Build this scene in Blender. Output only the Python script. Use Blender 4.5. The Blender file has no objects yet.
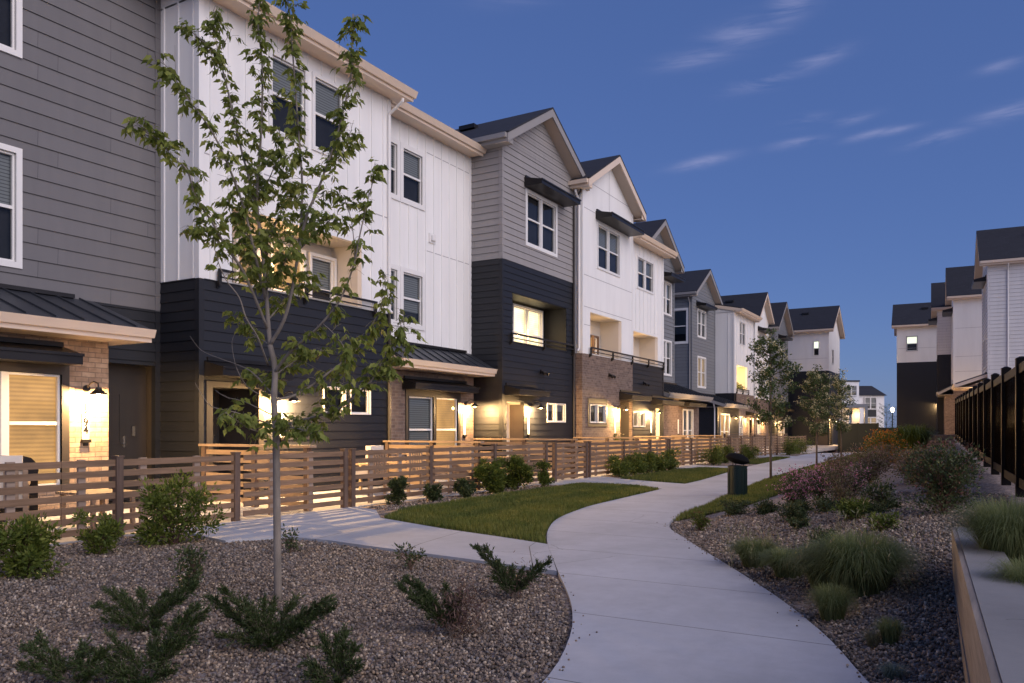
import bpy, math, random
import numpy as np
from mathutils import Vector, Matrix
random.seed(7)
rng = np.random.default_rng(11)
R = math.radians
SC = bpy.context.scene
COL = SC.collection

# ------------------------------------------------------------------ camera
cam_d = bpy.data.cameras.new('camera'); cam = bpy.data.objects.new('camera', cam_d); COL.objects.link(cam)
YAW = math.atan(469/800)
cam.location = (0, 0, 1.3)
cam.rotation_euler = (R(90), 0, YAW)
cam_d.sensor_width = 36; cam_d.lens = 800/1024*36
cam_d.shift_y = (429-341.5)/1024
cam_d.clip_start = .05; cam_d.clip_end = 3000
SC.camera = cam

# ------------------------------------------------------------------ nodes
def nt(tree, typ, **kw):
    n = tree.nodes.new(typ)
    for k, v in kw.items():
        if k.startswith('_'): n.inputs[k[1:].replace('_', ' ')].default_value = v
        else: setattr(n, k, v)
    return n

# ------------------------------------------------------------------ world (dusk)
SUN_EL, SUN_AZ = R(27), R(105)      # afterglow low over the right, behind the camera
SKY_STR = .068
EXPOSURE = 1.34
W = bpy.data.worlds.new('World'); SC.world = W; W.use_nodes = True
t = W.node_tree; t.nodes.clear()
out = nt(t, 'ShaderNodeOutputWorld'); bg = nt(t, 'ShaderNodeBackground')
sky = nt(t, 'ShaderNodeTexSky'); sky.sky_type = 'NISHITA'; sky.sun_disc = False
sky.sun_elevation = SUN_EL; sky.sun_rotation = SUN_AZ
sky.air_density = 1.0; sky.dust_density = .4; sky.ozone_density = 3.0
tc = nt(t, 'ShaderNodeTexCoord')
# thin streaky clouds in the upper right of the sky
sepn = nt(t, 'ShaderNodeSeparateXYZ'); t.links.new(tc.outputs['Generated'], sepn.inputs[0])
def M2(tree, op, a, b=None):
    n = nt(tree, 'ShaderNodeMath', operation=op)
    for i, v in enumerate((a, b)):
        if v is None: continue
        if isinstance(v, (int, float)): n.inputs[i].default_value = v
        else: tree.links.new(v, n.inputs[i])
    return n.outputs[0]
zc = M2(t, 'MAXIMUM', sepn.outputs[2], .04)
u_ = M2(t, 'DIVIDE', sepn.outputs[0], zc); v_ = M2(t, 'DIVIDE', sepn.outputs[1], zc)
cmb = nt(t, 'ShaderNodeCombineXYZ'); t.links.new(u_, cmb.inputs[0]); t.links.new(v_, cmb.inputs[1])
def cloud_blob(azimuth_deg, elev_deg, w_az, w_el, tilt):
    # azimuth measured from +Y towards -X
    az = M2(t, 'ARCTAN2', M2(t, 'MULTIPLY', sepn.outputs[0], -1), sepn.outputs[1])
    el = M2(t, 'ARCSINE', sepn.outputs[2])
    da = M2(t, 'SUBTRACT', az, R(azimuth_deg)); de = M2(t, 'SUBTRACT', el, R(elev_deg))
    de = M2(t, 'ADD', de, M2(t, 'MULTIPLY', da, tilt*.6))
    a = M2(t, 'DIVIDE', da, R(w_az)); b = M2(t, 'DIVIDE', de, R(w_el))
    s = M2(t, 'ADD', M2(t, 'MULTIPLY', a, a), M2(t, 'MULTIPLY', b, b))
    return M2(t, 'EXPONENT', M2(t, 'MULTIPLY', s, -1))
blobs = [(14.4, 25.4, 2.2, .8, .18), (17.5, 24.3, 2.2, .5, .1), (11.2, 26.5, 1.6, .9, .5), (12.7, 22.5, 2.3, .38, .16), (9.4, 23.3, 1.6, .4, .3),
         (10.2, 19.9, 1.2, .3, .1), (7.3, 19.6, 1.2, .25, .2), (17.0, 18.0, 2.0, .32, .2), (4.9, 18.6, 1.2, .2, .1), (-1.6, 18.6, 1.8, .4, .15),
         (2.4, 17.8, 1.6, .3, .2), (10.9, 18.6, 1.5, .25, .1), (6.2, 18.6, 1.3, .22, .2), (-1.2, 21.2, 1.2, .3, .1), (30, 29, 3, .8, .1)]
acc = None
for b_ in blobs:
    s_ = cloud_blob(*b_)
    acc = s_ if acc is None else M2(t, 'MAXIMUM', acc, s_)
mpn = nt(t, 'ShaderNodeMapping'); mpn.inputs['Scale'].default_value = (6, 6, 38)
t.links.new(tc.outputs['Generated'], mpn.inputs[0])
nz = nt(t, 'ShaderNodeTexNoise', _Scale=1.7, _Detail=5.0, _Roughness=.6, _Distortion=.6); t.links.new(mpn.outputs[0], nz.inputs[0])
rmp = nt(t, 'ShaderNodeValToRGB'); rmp.color_ramp.elements[0].position = .36; rmp.color_ramp.elements[1].position = .78
t.links.new(nz.outputs[0], rmp.inputs[0])
cl = M2(t, 'MULTIPLY', M2(t, 'MULTIPLY', rmp.outputs[0], acc), .62)
# tint of the blue hour
tint = nt(t, 'ShaderNodeMix', data_type='RGBA', blend_type='MULTIPLY'); tint.inputs[0].default_value = 1
t.links.new(sky.outputs[0], tint.inputs[6]); tint.inputs[7].default_value = (.42, .46, .66, 1)
flat = nt(t, 'ShaderNodeMix', data_type='RGBA'); flat.inputs[0].default_value = .62; t.links.new(tint.outputs[2], flat.inputs[6]); flat.inputs[7].default_value = (.43, .80, 2.15, 1)   # evens out the zenith-to-horizon step of the dusk sky
mxc = nt(t, 'ShaderNodeMix', data_type='RGBA'); t.links.new(cl, mxc.inputs[0])
t.links.new(flat.outputs[2], mxc.inputs[6]); mxc.inputs[7].default_value = (2.2, 2.3, 3.7, 1)
t.links.new(mxc.outputs[2], bg.inputs[0]); bg.inputs[1].default_value = SKY_STR
t.links.new(bg.outputs[0], out.inputs[0])

# ------------------------------------------------------------------ sun (the afterglow: huge and soft)
sd = bpy.data.lights.new('sun', 'SUN'); so = bpy.data.objects.new('sun', sd); COL.objects.link(so)
sd.energy = 1.0; sd.angle = R(70); sd.color = (1.0, .86, .80)
def sun_dir(el, az):   # direction to the sun, Nishita convention: rotation measured from +Y clockwise
    return Vector((math.sin(az)*math.cos(el), math.cos(az)*math.cos(el), math.sin(el)))
so.rotation_euler = sun_dir(SUN_EL, SUN_AZ).to_track_quat('Z', 'Y').to_euler()

SC.view_settings.view_transform = 'Standard'; SC.view_settings.look = 'None'
SC.view_settings.exposure = EXPOSURE; SC.view_settings.gamma = 1; SC.view_settings.use_curve_mapping = False
SC.render.engine = 'CYCLES'
SC.cycles.use_denoising = True
SC.cycles.max_bounces = 6; SC.cycles.transparent_max_bounces = 8
SC.cycles.sample_clamp_indirect = 4.0

# ------------------------------------------------------------------ materials
MATS = {}
def new_mat(name):
    m = bpy.data.materials.new(name); m.use_nodes = True
    t = m.node_tree; p = t.nodes['Principled BSDF']
    MATS[name] = m
    return m, t, p
def ocoord(t): return nt(t, 'ShaderNodeTexCoord').outputs['Object']
def mixc(t, fac, a, b, blend='MIX'):
    n = nt(t, 'ShaderNodeMix', data_type='RGBA', blend_type=blend)
    for i, v in ((0, fac), (6, a), (7, b)):
        if isinstance(v, (int, float)): n.inputs[i].default_value = v
        elif isinstance(v, tuple): n.inputs[i].default_value = (*v[:3], 1)
        else: t.links.new(v, n.inputs[i])
    return n.outputs[2]
def noise(t, vec, scale, detail=4, rough=.55):
    n = nt(t, 'ShaderNodeTexNoise', _Scale=scale, _Detail=detail, _Roughness=rough)
    if vec is not None: t.links.new(vec, n.inputs[0])
    return n.outputs[0]
def ramp(t, v, a, b):
    n = nt(t, 'ShaderNodeMapRange'); t.links.new(v, n.inputs[0]); n.inputs[1].default_value = a; n.inputs[2].default_value = b
    return n.outputs[0]
def bump(t, p, h, strength, dist=.02):
    n = nt(t, 'ShaderNodeBump'); n.inputs['Strength'].default_value = strength; n.inputs['Distance'].default_value = dist
    t.links.new(h, n.inputs['Height']); t.links.new(n.outputs[0], p.inputs['Normal'])
def stretch(t, vec, s):
    n = nt(t, 'ShaderNodeMapping'); n.inputs['Scale'].default_value = s; t.links.new(vec, n.inputs[0]); return n.outputs[0]
def simple(name, col, rough=.6, var=.12, scale=3, metallic=0, bmp=.0, spec=.4, st=(1, 1, 1)):
    m, t, p = new_mat(name)
    o = stretch(t, ocoord(t), st)
    f = ramp(t, noise(t, o, scale), .3, .7)
    c = mixc(t, f, tuple(x*(1-var) for x in col), tuple(min(1, x*(1+var)) for x in col))
    t.links.new(c, p.inputs['Base Color'])
    p.inputs['Roughness'].default_value = rough; p.inputs['Metallic'].default_value = metallic
    p.inputs['Specular IOR Level'].default_value = spec
    if bmp: bump(t, p, noise(t, o, scale*14, 3), bmp, .01)
    return m
simple('white_siding', (.82, .815, .80), .6, .045, 1.0, bmp=.05, st=(2.5, 2.5, .4))
def siding(name, col, lap, z0, var=.05, rough=.6):
    m, t, p = new_mat(name); o = ocoord(t); s = nt(t, 'ShaderNodeSeparateXYZ'); t.links.new(o, s.inputs[0])
    c = nt(t, 'ShaderNodeCombineXYZ'); t.links.new(M2(t, 'ADD', s.outputs[0], s.outputs[1]), c.inputs[0]); t.links.new(M2(t, 'SUBTRACT', s.outputs[2], z0-lap*40), c.inputs[1])
    b = nt(t, 'ShaderNodeTexBrick'); t.links.new(c.outputs[0], b.inputs[0]); b.inputs['Scale'].default_value = 1
    b.inputs['Brick Width'].default_value = 3.1; b.inputs['Row Height'].default_value = lap; b.inputs['Mortar Size'].default_value = .0045; b.inputs['Mortar Smooth'].default_value = .1
    b.offset = .37; b.offset_frequency = 3; b.squash = .8
    b.inputs['Color1'].default_value = (*[x*(1-var) for x in col], 1); b.inputs['Color2'].default_value = (*[x*(1+var) for x in col], 1); b.inputs['Mortar'].default_value = (*[x*.45 for x in col], 1)  # dark joint colour also paints a shadow line under each lap
    st_ = ramp(t, noise(t, stretch(t, o, (3, 3, .35)), 1.5, 5), .3, .75)     # faint rain streaks
    t.links.new(mixc(t, .5, b.outputs[0], mixc(t, st_, (.86, .86, .87), (1.08, 1.07, 1.06)), 'MULTIPLY'), p.inputs['Base Color']); p.inputs['Roughness'].default_value = rough
    bump(t, p, noise(t, stretch(t, o, (1.5, 1.5, 12)), 9, 3), .06, .01)
siding('grey_siding', (.150, .145, .150), .262, 3.46)
siding('light_grey_siding', (.30, .285, .28), .19, 6.1)
siding('slate_siding', (.18, .19, .205), .19, 3.45)
siding('dark_siding', (.008, .0095, .0145), .18, 0, .08, .55)
siding('white_lap', (.74, .73, .72), .2, 3.6, .02)
simple('cream_trim', (.72, .59, .47), .45, .03, 1)
simple('white_trim', (.78, .77, .75), .4, .02, 1)
simple('grey_trim', (.30, .285, .275), .5, .04, 1)
simple('soffit', (.55, .45, .36), .6, .03, 1)
simple('seam_grey', (.42, .41, .42), .6, .03, 1)
simple('dark_metal', (.022, .020, .020), .38, .2, 2, metallic=.3)
simple('roof_metal', (.060, .066, .078), .42, .12, 1.2, metallic=.5)
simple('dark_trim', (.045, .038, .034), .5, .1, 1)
simple('door_paint', (.040, .034, .030), .45, .1, 1)
simple('taupe_door', (.10, .075, .058), .5, .08, 1)
simple('patio_cream', (.62, .58, .52), .7, .03, 1)
simple('green_plastic', (.008, .022, .020), .38, .15, 5)
simple('green_vinyl', (.030, .036, .026), .5, .12, .7)
simple('bark', (.25, .215, .18), .85, .25, 18, bmp=.5, st=(1, 1, .25))
simple('dark_bark', (.13, .10, .08), .85, .25, 14, bmp=.4)
simple('cushion', (.72, .66, .58), .8, .05, 8, bmp=.1)
simple('black_rubber', (.02, .02, .02), .7, .1, 5)
simple('terracotta', (.32, .16, .09), .7, .1, 6)
simple('soil', (.035, .027, .02), .9, .3, 20, bmp=.3)
simple('blind', (.55, .53, .50), .6, .02, 3)
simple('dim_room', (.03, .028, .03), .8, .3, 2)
simple('matte_black', (.006, .006, .006), .85, .1, 5, spec=.15)
simple('chrome', (.6, .6, .6), .25, .05, 3, metallic=1)
simple('edging', (.02, .02, .02), .6, .1, 6)

def brick_mat(name, c1, c2, mortar):
    m, t, p = new_mat(name)
    o = ocoord(t); s = nt(t, 'ShaderNodeSeparateXYZ'); t.links.new(o, s.inputs[0])
    a = M2(t, 'ADD', s.outputs[0], s.outputs[1]); c = nt(t, 'ShaderNodeCombineXYZ'); t.links.new(a, c.inputs[0]); t.links.new(s.outputs[2], c.inputs[1])
    b = nt(t, 'ShaderNodeTexBrick'); t.links.new(c.outputs[0], b.inputs[0])
    b.inputs['Scale'].default_value = 1; b.inputs['Brick Width'].default_value = .215; b.inputs['Row Height'].default_value = .078
    b.inputs['Mortar Size'].default_value = .007; b.inputs['Mortar Smooth'].default_value = .2; b.inputs['Bias'].default_value = 0
    b.inputs['Color1'].default_value = (*c1, 1); b.inputs['Color2'].default_value = (*c2, 1); b.inputs['Mortar'].default_value = (*mortar, 1)
    n = ramp(t, noise(t, o, 9, 5), .3, .7)
    col = mixc(t, .55, b.outputs[0], mixc(t, n, (.55, .5, .48), (1.25, 1.2, 1.15)), 'MULTIPLY')
    t.links.new(col, p.inputs['Base Color']); p.inputs['Roughness'].default_value = .85
    h = M2(t, 'SUBTRACT', M2(t, 'MULTIPLY', noise(t, o, 40, 3), .25), b.outputs['Fac'])
    bump(t, p, h, .7, .012)
brick_mat('brick', (.23, .165, .13), (.13, .09, .075), (.24, .20, .17))
brick_mat('tan_brick', (.42, .32, .24), (.27, .19, .14), (.20, .16, .13))

def shingle_mat():
    m, t, p = new_mat('shingles'); o = ocoord(t)
    b = nt(t, 'ShaderNodeTexBrick'); s = nt(t, 'ShaderNodeSeparateXYZ'); t.links.new(o, s.inputs[0])
    c = nt(t, 'ShaderNodeCombineXYZ'); t.links.new(s.outputs[0], c.inputs[0]); t.links.new(s.outputs[2], c.inputs[1]); t.links.new(c.outputs[0], b.inputs[0])
    b.inputs['Scale'].default_value = 1; b.inputs['Brick Width'].default_value = .3; b.inputs['Row Height'].default_value = .09; b.inputs['Mortar Size'].default_value = .008
    b.inputs['Color1'].default_value = (.030, .032, .042, 1); b.inputs['Color2'].default_value = (.018, .019, .026, 1); b.inputs['Mortar'].default_value = (.01, .01, .013, 1)
    t.links.new(mixc(t, ramp(t, noise(t, o, 5), .3, .7), b.outputs[0], (.022, .023, .03)), p.inputs['Base Color'])
    p.inputs['Roughness'].default_value = .85; bump(t, p, b.outputs['Fac'], -.4, .01)
shingle_mat()

def wood_mat(name, c1, c2, axis):
    m, t, p = new_mat(name); o = ocoord(t)
    sc_ = [22, 22, 22]; sc_[axis] = 1.2
    g = noise(t, stretch(t, o, tuple(sc_)), 1.4, 6, .65)
    k = ramp(t, noise(t, o, 1.3, 3), .3, .7)
    c = mixc(t, ramp(t, g, .3, .7), c1, c2)
    c = mixc(t, .35, c, mixc(t, k, (.5, .5, .5), (1.2, 1.15, 1.1)), 'MULTIPLY')
    t.links.new(c, p.inputs['Base Color']); p.inputs['Roughness'].default_value = .75; bump(t, p, g, .3, .004)
wood_mat('fence_wood', (.17, .105, .062), (.29, .185, .115), 1)
wood_mat('divider_wood', (.27, .19, .125), (.40, .29, .20), 0)
wood_mat('post_wood', (.10, .065, .05), (.17, .115, .085), 2)
wood_mat('rail_wood', (.26, .20, .16), (.40, .31, .25), 1)

def vinyl():
    m, t, p = new_mat('black_vinyl'); o = ocoord(t)
    s = nt(t, 'ShaderNodeSeparateXYZ'); t.links.new(o, s.inputs[0])
    w = nt(t, 'ShaderNodeTexWave', _Scale=3.3); c = nt(t, 'ShaderNodeCombineXYZ'); t.links.new(s.outputs[1], c.inputs[0]); t.links.new(c.outputs[0], w.inputs[0])
    p.inputs['Base Color'].default_value = (.008, .006, .005, 1); p.inputs['Roughness'].default_value = .3; p.inputs['Specular IOR Level'].default_value = 0; p.inputs['Coat Weight'].default_value = .10; p.inputs['Coat Roughness'].default_value = .12
    bump(t, p, ramp(t, w.outputs[0], 0, .15), .5, .01)
vinyl()

def concrete(name, c, joints=True):
    m, t, p = new_mat(name); o = ocoord(t)
    n1 = ramp(t, noise(t, o, .55, 5, .6), .3, .7); n2 = ramp(t, noise(t, o, 7, 5, .7), .25, .75)
    col = mixc(t, n1, tuple(x*.80 for x in c), tuple(x*1.1 for x in c))
    col = mixc(t, .30, col, mixc(t, n2, (.7, .7, .72), (1.15, 1.13, 1.1)), 'MULTIPLY')
    spots = ramp(t, noise(t, o, 26, 2, .5), .70, .78)
    col = mixc(t, M2(t, 'MULTIPLY', spots, .35), col, tuple(x*.5 for x in c))
    ck = nt(t, 'ShaderNodeTexVoronoi', _Scale=.55, feature='DISTANCE_TO_EDGE'); wv = nt(t, 'ShaderNodeMix', data_type='VECTOR'); wv.inputs[0].default_value = .12
    t.links.new(o, wv.inputs[4]); wn = nt(t, 'ShaderNodeTexNoise', _Scale=3.0, _Detail=5.0); t.links.new(o, wn.inputs[0]); t.links.new(wn.outputs['Color'], wv.inputs[5]); t.links.new(wv.outputs[1], ck.inputs[0])
    crack = M2(t, 'MULTIPLY', M2(t, 'LESS_THAN', ck.outputs[0], .0018), M2(t, 'GREATER_THAN', noise(t, o, .35, 2), .56))
    col = mixc(t, M2(t, 'MULTIPLY', crack, .6), col, tuple(x*.25 for x in c))
    stn = ramp(t, noise(t, stretch(t, o, (1.4, .8, 1)), 1.1, 6, .7), .50, .70)
    col = mixc(t, M2(t, 'MULTIPLY', stn, .28), col, tuple(x*.55 for x in c))
    if joints:
        uv = nt(t, 'ShaderNodeTexCoord').outputs['UV']; s = nt(t, 'ShaderNodeSeparateXYZ'); t.links.new(uv, s.inputs[0])
        fr = M2(t, 'FRACT', M2(t, 'DIVIDE', s.outputs[1], 1.52))
        g = M2(t, 'LESS_THAN', M2(t, 'ABSOLUTE', M2(t, 'SUBTRACT', fr, .5)), .0042)
        col = mixc(t, M2(t, 'MULTIPLY', g, .75), col, (.05, .045, .04))
    t.links.new(col, p.inputs['Base Color']); p.inputs['Roughness'].default_value = .8
    bump(t, p, M2(t, 'ADD', noise(t, o, 90, 4, .7), noise(t, stretch(t, o, (4, 160, 4)), 1, 2)), .3, .004)
concrete('concrete', (.47, .485, .52)); concrete('wall_concrete', (.26, .255, .25), False); concrete('pale_concrete', (.42, .35, .29), False)

def gravel_mat():
    m, t, p = new_mat('gravel'); o = ocoord(t)
    v = nt(t, 'ShaderNodeTexVoronoi', _Scale=38.0); t.links.new(o, v.inputs[0])
    hs = nt(t, 'ShaderNodeSeparateColor'); t.links.new(v.outputs['Color'], hs.inputs[0])
    r = nt(t, 'ShaderNodeValToRGB'); e = r.color_ramp.elements
    e[0].position = 0; e[0].color = (.08, .062, .05, 1); e[1].position = 1; e[1].color = (.46, .35, .26, 1)
    for pos, c in ((.3, (.15, .115, .10, 1)), (.55, (.24, .175, .14, 1)), (.8, (.27, .25, .25, 1))):
        x = e.new(pos); x.color = c
    t.links.new(hs.outputs[0], r.inputs[0])
    big = ramp(t, noise(t, o, .6, 4), .3, .7)
    col = mixc(t, .4, r.outputs[0], mixc(t, big, (.6, .6, .62), (1.15, 1.1, 1.05)), 'MULTIPLY')
    t.links.new(col, p.inputs['Base Color']); p.inputs['Roughness'].default_value = .9
    bump(t, p, v.outputs['Distance'], -1, .03)
gravel_mat()
def stone_mat():
    m, t, p = new_mat('stones'); g = nt(t, 'ShaderNodeNewGeometry')
    r = nt(t, 'ShaderNodeValToRGB'); e = r.color_ramp.elements
    e[0].position = 0; e[0].color = (.08, .068, .055, 1); e[1].position = 1; e[1].color = (.64, .54, .42, 1)
    for pos, c in ((.3, (.15, .115, .09, 1)), (.55, (.27, .20, .145, 1)), (.74, (.22, .205, .195, 1)), (.9, (.40, .29, .19, 1))):
        x = e.new(pos); x.color = c
    t.links.new(g.outputs['Random Per Island'], r.inputs[0])
    c = mixc(t, .3, r.outputs[0], mixc(t, ramp(t, noise(t, ocoord(t), 120, 3), .3, .7), (.6, .6, .6), (1.2, 1.2, 1.2)), 'MULTIPLY')
    t.links.new(c, p.inputs['Base Color']); p.inputs['Roughness'].default_value = .8
stone_mat()

def leaf_mat(name, cols, trans=.25, rough=.5):
    m, t, p = new_mat(name); g = nt(t, 'ShaderNodeNewGeometry')
    r = nt(t, 'ShaderNodeValToRGB'); e = r.color_ramp.elements
    e[0].position = 0; e[0].color = (*cols[0], 1); e[1].position = 1; e[1].color = (*cols[-1], 1)
    for i, c in enumerate(cols[1:-1]):
        x = e.new((i+1)/(len(cols)-1)); x.color = (*c, 1)
    t.links.new(g.outputs['Random Per Island'], r.inputs[0])
    c = r.outputs[0]
    if name == 'lawn': c = mixc(t, .75, c, mixc(t, ramp(t, noise(t, ocoord(t), 1.1, 5, .6), .35, .68), (.55, .66, .6), (1.35, 1.12, 1.1)), 'MULTIPLY')
    t.links.new(c, p.inputs['Base Color']); p.inputs['Roughness'].default_value = rough; p.inputs['Specular IOR Level'].default_value = .3
    tr = nt(t, 'ShaderNodeBsdfTranslucent'); t.links.new(c, tr.inputs[0])
    mx = nt(t, 'ShaderNodeMixShader'); mx.inputs[0].default_value = trans
    t.links.new(p.outputs[0], mx.inputs[1]); t.links.new(tr.outputs[0], mx.inputs[2])
    t.links.new(mx.outputs[0], t.nodes['Material Output'].inputs[0])
leaf_mat('tree_leaf', [(.11, .145, .028), (.18, .225, .045), (.30, .33, .08)], .4)
leaf_mat('small_tree_leaf', [(.03, .055, .018), (.055, .09, .028), (.09, .13, .04)], .2)
leaf_mat('pale_leaf', [(.50, .46, .26), (.66, .60, .36)], .2)  # pale tone of blossom and lamp-lit leaves, the brightness put into the colour
leaf_mat('shrub_leaf', [(.06, .09, .014), (.11, .15, .024), (.20, .23, .045)], .25)
leaf_mat('dark_shrub_leaf', [(.035, .055, .02), (.06, .085, .03), (.10, .12, .045)], .2)
leaf_mat('juniper', [(.024, .042, .012), (.042, .068, .02), (.075, .10, .032)], .1)
leaf_mat('dry_twig', [(.10, .06, .045), (.16, .10, .07), (.09, .05, .05)], .1)
leaf_mat('lawn', [(.08, .115, .022), (.13, .165, .035), (.22, .24, .06)], .2)
leaf_mat('ornamental_grass', [(.13, .17, .065), (.19, .23, .09), (.28, .30, .13)], .45)
leaf_mat('pale_grass', [(.17, .18, .09), (.30, .26, .15)], .2)
leaf_mat('blue_grass', [(.14, .19, .15), (.22, .27, .22)], .2)
leaf_mat('pink_flower', [(.70, .24, .42), (.80, .42, .54), (.60, .16, .30)], .2)
leaf_mat('purple_flower', [(.30, .14, .18), (.40, .23, .23), (.32, .19, .14)], .2)
leaf_mat('orange_flower', [(.60, .16, .01), (.70, .28, .01), (.50, .10, .01)], .2)
leaf_mat('red_leaf', [(.16, .05, .04), (.24, .10, .07), (.10, .07, .04)], .2)
leaf_mat('mauve_leaf', [(.15, .14, .07), (.25, .18, .12), (.12, .15, .05)], .2)

def glass_mat():
    m, t, p = new_mat('glass')
    for n in list(t.nodes):
        if n.type == 'BSDF_PRINCIPLED': t.nodes.remove(n)
    a = nt(t, 'ShaderNodeBsdfTransparent'); a.inputs[0].default_value = (.85, .88, .9, 1)
    b = nt(t, 'ShaderNodeBsdfGlossy'); b.inputs['Roughness'].default_value = .02
    f = nt(t, 'ShaderNodeFresnel'); f.inputs[0].default_value = 1.45
    mx = nt(t, 'ShaderNodeMixShader'); t.links.new(f.outputs[0], mx.inputs[0]); t.links.new(a.outputs[0], mx.inputs[1]); t.links.new(b.outputs[0], mx.inputs[2])
    t.links.new(mx.outputs[0], t.nodes['Material Output'].inputs[0])
glass_mat()
def lit_mat(name, col, strength):
    m, t, p = new_mat(name); o = ocoord(t); s = nt(t, 'ShaderNodeSeparateXYZ'); t.links.new(o, s.inputs[0])
    # slats of a closed blind with a lit room behind
    w = M2(t, 'FRACT', M2(t, 'MULTIPLY', s.outputs[2], 16))
    k = ramp(t, M2(t, 'ABSOLUTE', M2(t, 'SUBTRACT', w, .5)), .05, .5)
    n = ramp(t, noise(t, o, 1.6, 2), .3, .7)
    f = M2(t, 'MULTIPLY', M2(t, 'ADD', M2(t, 'MULTIPLY', k, .35), .65), M2(t, 'ADD', M2(t, 'MULTIPLY', n, .6), .5))
    p.inputs['Base Color'].default_value = (.22, .18, .13, 1); p.inputs['Roughness'].default_value = .7
    p.inputs['Emission Color'].default_value = (*col, 1)
    t.links.new(M2(t, 'MULTIPLY', f, strength), p.inputs['Emission Strength'])
lit_mat('lit_blind', (1.0, .50, .13), .36)
lit_mat('lit_room_bright', (1.0, .80, .42), 1.3)
lit_mat('lit_room_dim', (1.0, .62, .26), .18)
def emis(name, col, s):
    m, t, p = new_mat(name); p.inputs['Base Color'].default_value = (*col, 1); p.inputs['Emission Color'].default_value = (*col, 1); p.inputs['Emission Strength'].default_value = s
emis('bulb', (1, .72, .38), 9.0); emis('far_lamp', (1, .75, .45), 14.0)

# ------------------------------------------------------------------ mesh builder
class MB:
    def __init__(s): s.v = []; s.f = []; s.uv = None
    def quad(s, *p):
        n = len(s.v); s.v += [tuple(q) for q in p]; s.f.append(tuple(range(n, n+len(p)))); return s
    def box(s, x0, x1, y0, y1, z0, z1):
        n = len(s.v)
        s.v += [(x, y, z) for z in (z0, z1) for (x, y) in ((x0, y0), (x1, y0), (x1, y1), (x0, y1))]
        s.f += [tuple(n+i for i in q) for q in ((3, 2, 1, 0), (4, 5, 6, 7), (0, 1, 5, 4), (1, 2, 6, 5), (2, 3, 7, 6), (3, 0, 4, 7))]
        return s
    def hexa(s, bot, top):       # two quads of 4 points
        n = len(s.v); s.v += [tuple(p) for p in bot]+[tuple(p) for p in top]
        s.f += [tuple(n+i for i in q) for q in ((3, 2, 1, 0), (4, 5, 6, 7), (0, 1, 5, 4), (1, 2, 6, 5), (2, 3, 7, 6), (3, 0, 4, 7))]
        return s
    def tube(s, pts, rad, n=8, cap=True):
        pts = [Vector(p) for p in pts]
        if isinstance(rad, (int, float)): rad = [rad]*len(pts)
        base = len(s.v); up = None
        for i, p in enumerate(pts):
            d = (pts[min(i+1, len(pts)-1)]-pts[max(i-1, 0)])
            if d.length < 1e-9: d = Vector((0, 0, 1))
            d.normalize()
            if up is None: up = Vector((0, 0, 1)) if abs(d.z) < .9 else Vector((1, 0, 0))
            a = d.cross(up).normalized(); b = a.cross(d).normalized(); up = b
            for k in range(n):
                th = 2*math.pi*k/n
                s.v.append(tuple(p+a*math.cos(th)*rad[i]+b*math.sin(th)*rad[i]))
        for i in range(len(pts)-1):
            for k in range(n):
                s.f.append((base+i*n+k, base+i*n+(k+1) % n, base+(i+1)*n+(k+1) % n, base+(i+1)*n+k))
        if cap:
            s.f.append(tuple(base+k for k in range(n))[::-1]); s.f.append(tuple(base+(len(pts)-1)*n+k for k in range(n)))
        return s
    def build(s, name, mat, parent=None, smooth=False, loc=None):
        me = bpy.data.meshes.new(name); me.from_pydata(s.v, [], s.f)
        if smooth: me.polygons.foreach_set('use_smooth', [True]*len(me.polygons))
        me.materials.append(MATS[mat])
        o = bpy.data.objects.new(name, me); COL.objects.link(o)
        if parent: o.parent = parent
        if loc: o.location = loc
        return o
def np_mesh(name, v, f, mat, parent=None, nv=None):
    """v (N,3), f (M,k) arrays -> object"""
    me = bpy.data.meshes.new(name); k = f.shape[1]
    me.vertices.add(len(v)); me.vertices.foreach_set('co', v.astype(np.float32).ravel())
    me.loops.add(f.size); me.loops.foreach_set('vertex_index', f.astype(np.int32).ravel())
    me.polygons.add(len(f)); me.polygons.foreach_set('loop_start', np.arange(0, f.size, k, dtype=np.int32))
    me.update(calc_edges=True); me.validate()
    me.materials.append(MATS[mat])
    o = bpy.data.objects.new(name, me); COL.objects.link(o)
    if parent: o.parent = parent
    return o
def root(name, loc, label, cat, rz=0, group=None):
    o = bpy.data.objects.new(name, None); COL.objects.link(o); o.location = loc; o.rotation_euler = (0, 0, rz)
    o.empty_display_size = .2
    return tag(o, label, cat, group)
def tag(o, label, cat, group=None, kind=None):
    o['label'] = label; o['category'] = cat
    if group: o['group'] = group
    if kind: o['kind'] = kind
    return o
def struct(o, label=None):
    o['kind'] = 'structure'
    if label: o['label'] = label
    return o
def lamp(name, loc, power, col=(1, .58, .22), parent=None, radius=.05, spot=None):
    d = bpy.data.lights.new(name, 'SPOT' if spot else 'POINT'); d.energy = power*4.2; d.color = col; d.shadow_soft_size = radius
    if spot: d.spot_size = R(spot); d.spot_blend = .6
    o = bpy.data.objects.new(name, d); COL.objects.link(o); o.location = loc
    if parent: o.parent = parent
    return o

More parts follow.
